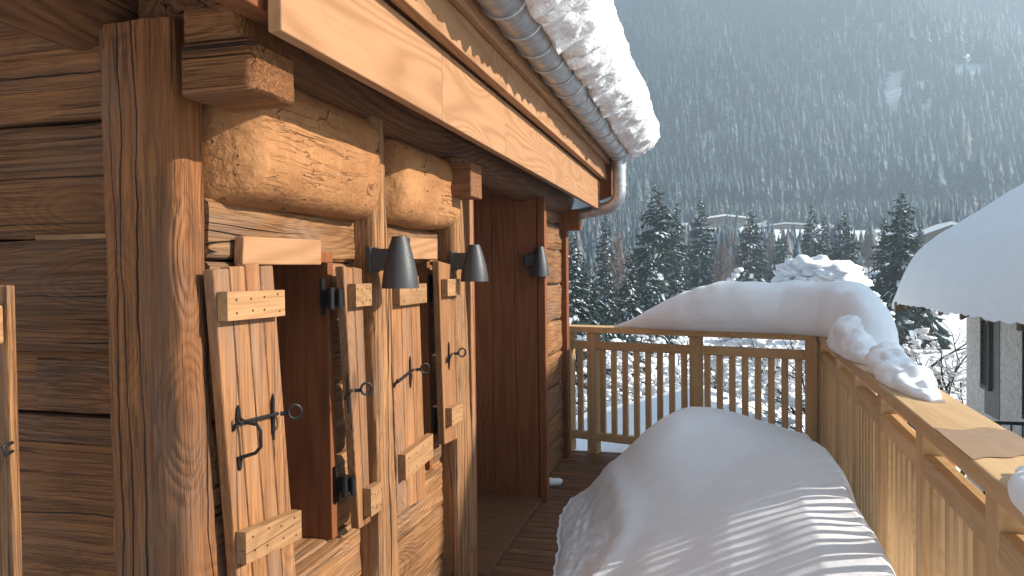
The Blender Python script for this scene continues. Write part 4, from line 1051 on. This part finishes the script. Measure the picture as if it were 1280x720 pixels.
def birch(px, pt, dist, label, seed):
    top = far(px, pt, dist); zb = tz(top.x, top.y); h = top.z-zb
    R_ = random.Random(seed); T = thing('bare_birch', label, 'tree', (top.x, top.y, zb), 'bare reddish birches among the conifers'); t_ = MB(); c = MB(); B0 = Vector((top.x, top.y, zb))
    t_.tube([B0, B0+Vector((0, 0, h*.5)), B0+Vector((.1, 0, h))], [h*.012, h*.008, h*.001], 6)
    for k in range(90):
        z = h*R_.uniform(.25, .97); a = R_.uniform(0, 6.28); L = h*.30*(1-z/h)**.6*R_.uniform(.5, 1)
        p0 = B0+Vector((0, 0, z)); p1 = p0+Vector((math.cos(a)*L*.6, math.sin(a)*L*.6, L*.7)); p2 = p1+Vector((math.cos(a+.5)*L*.3, math.sin(a+.5)*L*.3, L*.3)); c.tube([p0, p1, p2], [.05, .03, .012], 3, cap=False)
        for q in range(4):
            a2 = R_.uniform(0, 6.28); s_ = p0.lerp(p1, R_.uniform(.4, 1)); c.tube([s_, s_+Vector((math.cos(a2)*L*.3, math.sin(a2)*L*.3, L*.3))], [.025, .01], 3, cap=False)
    t_.build('trunk', M_BIRCH, T, smooth=True); c.build('crown', M_BIRCH, T, smooth=True)
M_BIRCH = plain('birch_twig', (.20, .155, .14), .9, 8, .7)
birch(910, 292, 88, 'bare pinkish birch left of the full spruce in the gap under the far house', 1)
birch(902, 304, 80, 'shorter bare birch beside the low spruce, left of the pinkish one', 2)
birch(772, 288, 60, 'bare frosty birch between the downpipe and the tall broad spruce', 3)
birch(1086, 290, 130, 'bare birch in the gap left of the biggest dark spruce', 4)
birch(962, 292, 120, 'bare birch in front of the right-hand far house', 5)

# ------------------------------------------------------------------ far houses
M_HW = plain('far_brown_wall', (.17, .13, .105), .8, .8, .7); M_HP = plain('far_pale_wall', (.42, .40, .37), .8, .8, .8)
def far_house(px, py, dist, wpx, label, wall, hgt=4.2, rz=0., pitch=.22):
    p_ = far(px, py, dist); w = wpx/F*dist; zb = tz(p_.x, p_.y); zr_ = p_.z
    T = thing('far_house', label, 'house', (p_.x, p_.y, zb), 'snow-roofed houses across the valley')
    ang = -math.atan2(p_.x, p_.y)+rz; Rm = Matrix.Rotation(ang, 4, 'Z'); O = Vector((p_.x, p_.y, 0))
    def tr(x, y, z): return O+(Rm @ Vector((x, y, 0)))+Vector((0, 0, z))
    w2 = w/2; dpt = min(w, 11); ze = zr_-w2*pitch; z0 = min(zb, ze-hgt)-1
    b = MB(); b.prism([tr(-w2*.9, 0, z0), tr(w2*.9, 0, z0), tr(w2*.9, 0, ze), tr(0, 0, zr_-.3), tr(-w2*.9, 0, ze)], tr(0, dpt, 0)-tr(0, 0, 0)); b.build('wall', wall, T)
    b = MB()
    for s_ in (-1, 1): b.prism([tr(0, -.9, zr_-.25), tr(s_*w2, -.9, ze-.25), tr(s_*w2, -.9, ze), tr(0, -.9, zr_)], tr(0, dpt+1.8, 0)-tr(0, 0, 0))
    rf = b.build('roof', M_HW, T)
    b = MB()
    for s_ in (-1, 1): b.prism([tr(0, -1.0, zr_+.01), tr(s_*w2*1.02, -1.0, ze+.01), tr(s_*w2*1.02, -1.0, ze+.5), tr(0, -1.0, zr_+.6)], tr(0, dpt+2., 0)-tr(0, 0, 0))
    b.build('snow_cover', M_SNOWFAR, rf)
    b = MB(); b.box((0, 0, 0), (.1, .1, .1)); 
    for k in range(3):
        x = -w2*.55+k*w2*.55
        m_ = MB(); m_.prism([tr(x-.5, -.06, ze-2.2), tr(x+.5, -.06, ze-2.2), tr(x+.5, -.06, ze-.9), tr(x-.5, -.06, ze-.9)], tr(0, .05, 0)-tr(0, 0, 0)); m_.build('window', M_GLASS, T)
far_house(906, 270, 265, 56, 'long low snow-roofed house seen above the bare birches', M_HW, 5, .3, .12)
far_house(982, 280, 250, 62, 'pale wide snow-roofed house behind the small spruce', M_HP, 5, -.2, .10)
far_house(1188, 281, 150, 52, 'dark gabled house with white roof peeking over the neighbouring snow', M_HW, 4, .25, .38)
far_house(1062, 300, 230, 40, 'half hidden pale house between the two dark spruces', M_HP, 4, .2, .2)
far_house(1182, 240, 330, 20, 'tiny dark chalet high on the wooded right slope', M_HW, 4, .6, .5)
far_house(1232, 228, 340, 24, 'small dark chalet at the right frame edge above the snowy roof', M_HW, 4, -.5, .5)

# ------------------------------------------------------------------ light
SUN_AZ, SUN_EL = 86., 27.                                           # azimuth from +Y towards +X
wd = bpy.data.worlds.new('World'); SC.world = wd; wd.use_nodes = True
nt = wd.node_tree; bg = nt.nodes['Background']; sky = nt.nodes.new('ShaderNodeTexSky'); sky.sky_type = 'NISHITA'; sky.sun_disc = False
sky.sun_elevation = rad(SUN_EL); sky.sun_rotation = rad(SUN_AZ); sky.altitude = 1000; sky.air_density = 1; sky.dust_density = .6
nt.links.new(sky.outputs[0], bg.inputs[0]); bg.inputs[1].default_value = .05
sl_ = bpy.data.lights.new('sun', 'SUN'); sl_.energy = 5.0; sl_.angle = rad(.53); sl_.color = (1, .93, .82)
so = bpy.data.objects.new('sun', sl_); COL.objects.link(so)
dv = Vector((math.sin(rad(SUN_AZ))*math.cos(rad(SUN_EL)), math.cos(rad(SUN_AZ))*math.cos(rad(SUN_EL)), math.sin(rad(SUN_EL))))
so.rotation_euler = dv.to_track_quat('Z', 'Y').to_euler(); so.location = (8, 4, 9)
SC.view_settings.view_transform = 'Standard'; SC.view_settings.look = 'None'; SC.view_settings.gamma = 1; SC.view_settings.exposure = 2.0
SC.view_settings.use_curve_mapping = False
try:
    SC.cycles.max_bounces = 8; SC.cycles.diffuse_bounces = 4; SC.cycles.volume_bounces = 0; SC.cycles.use_denoising = True
except Exception: pass
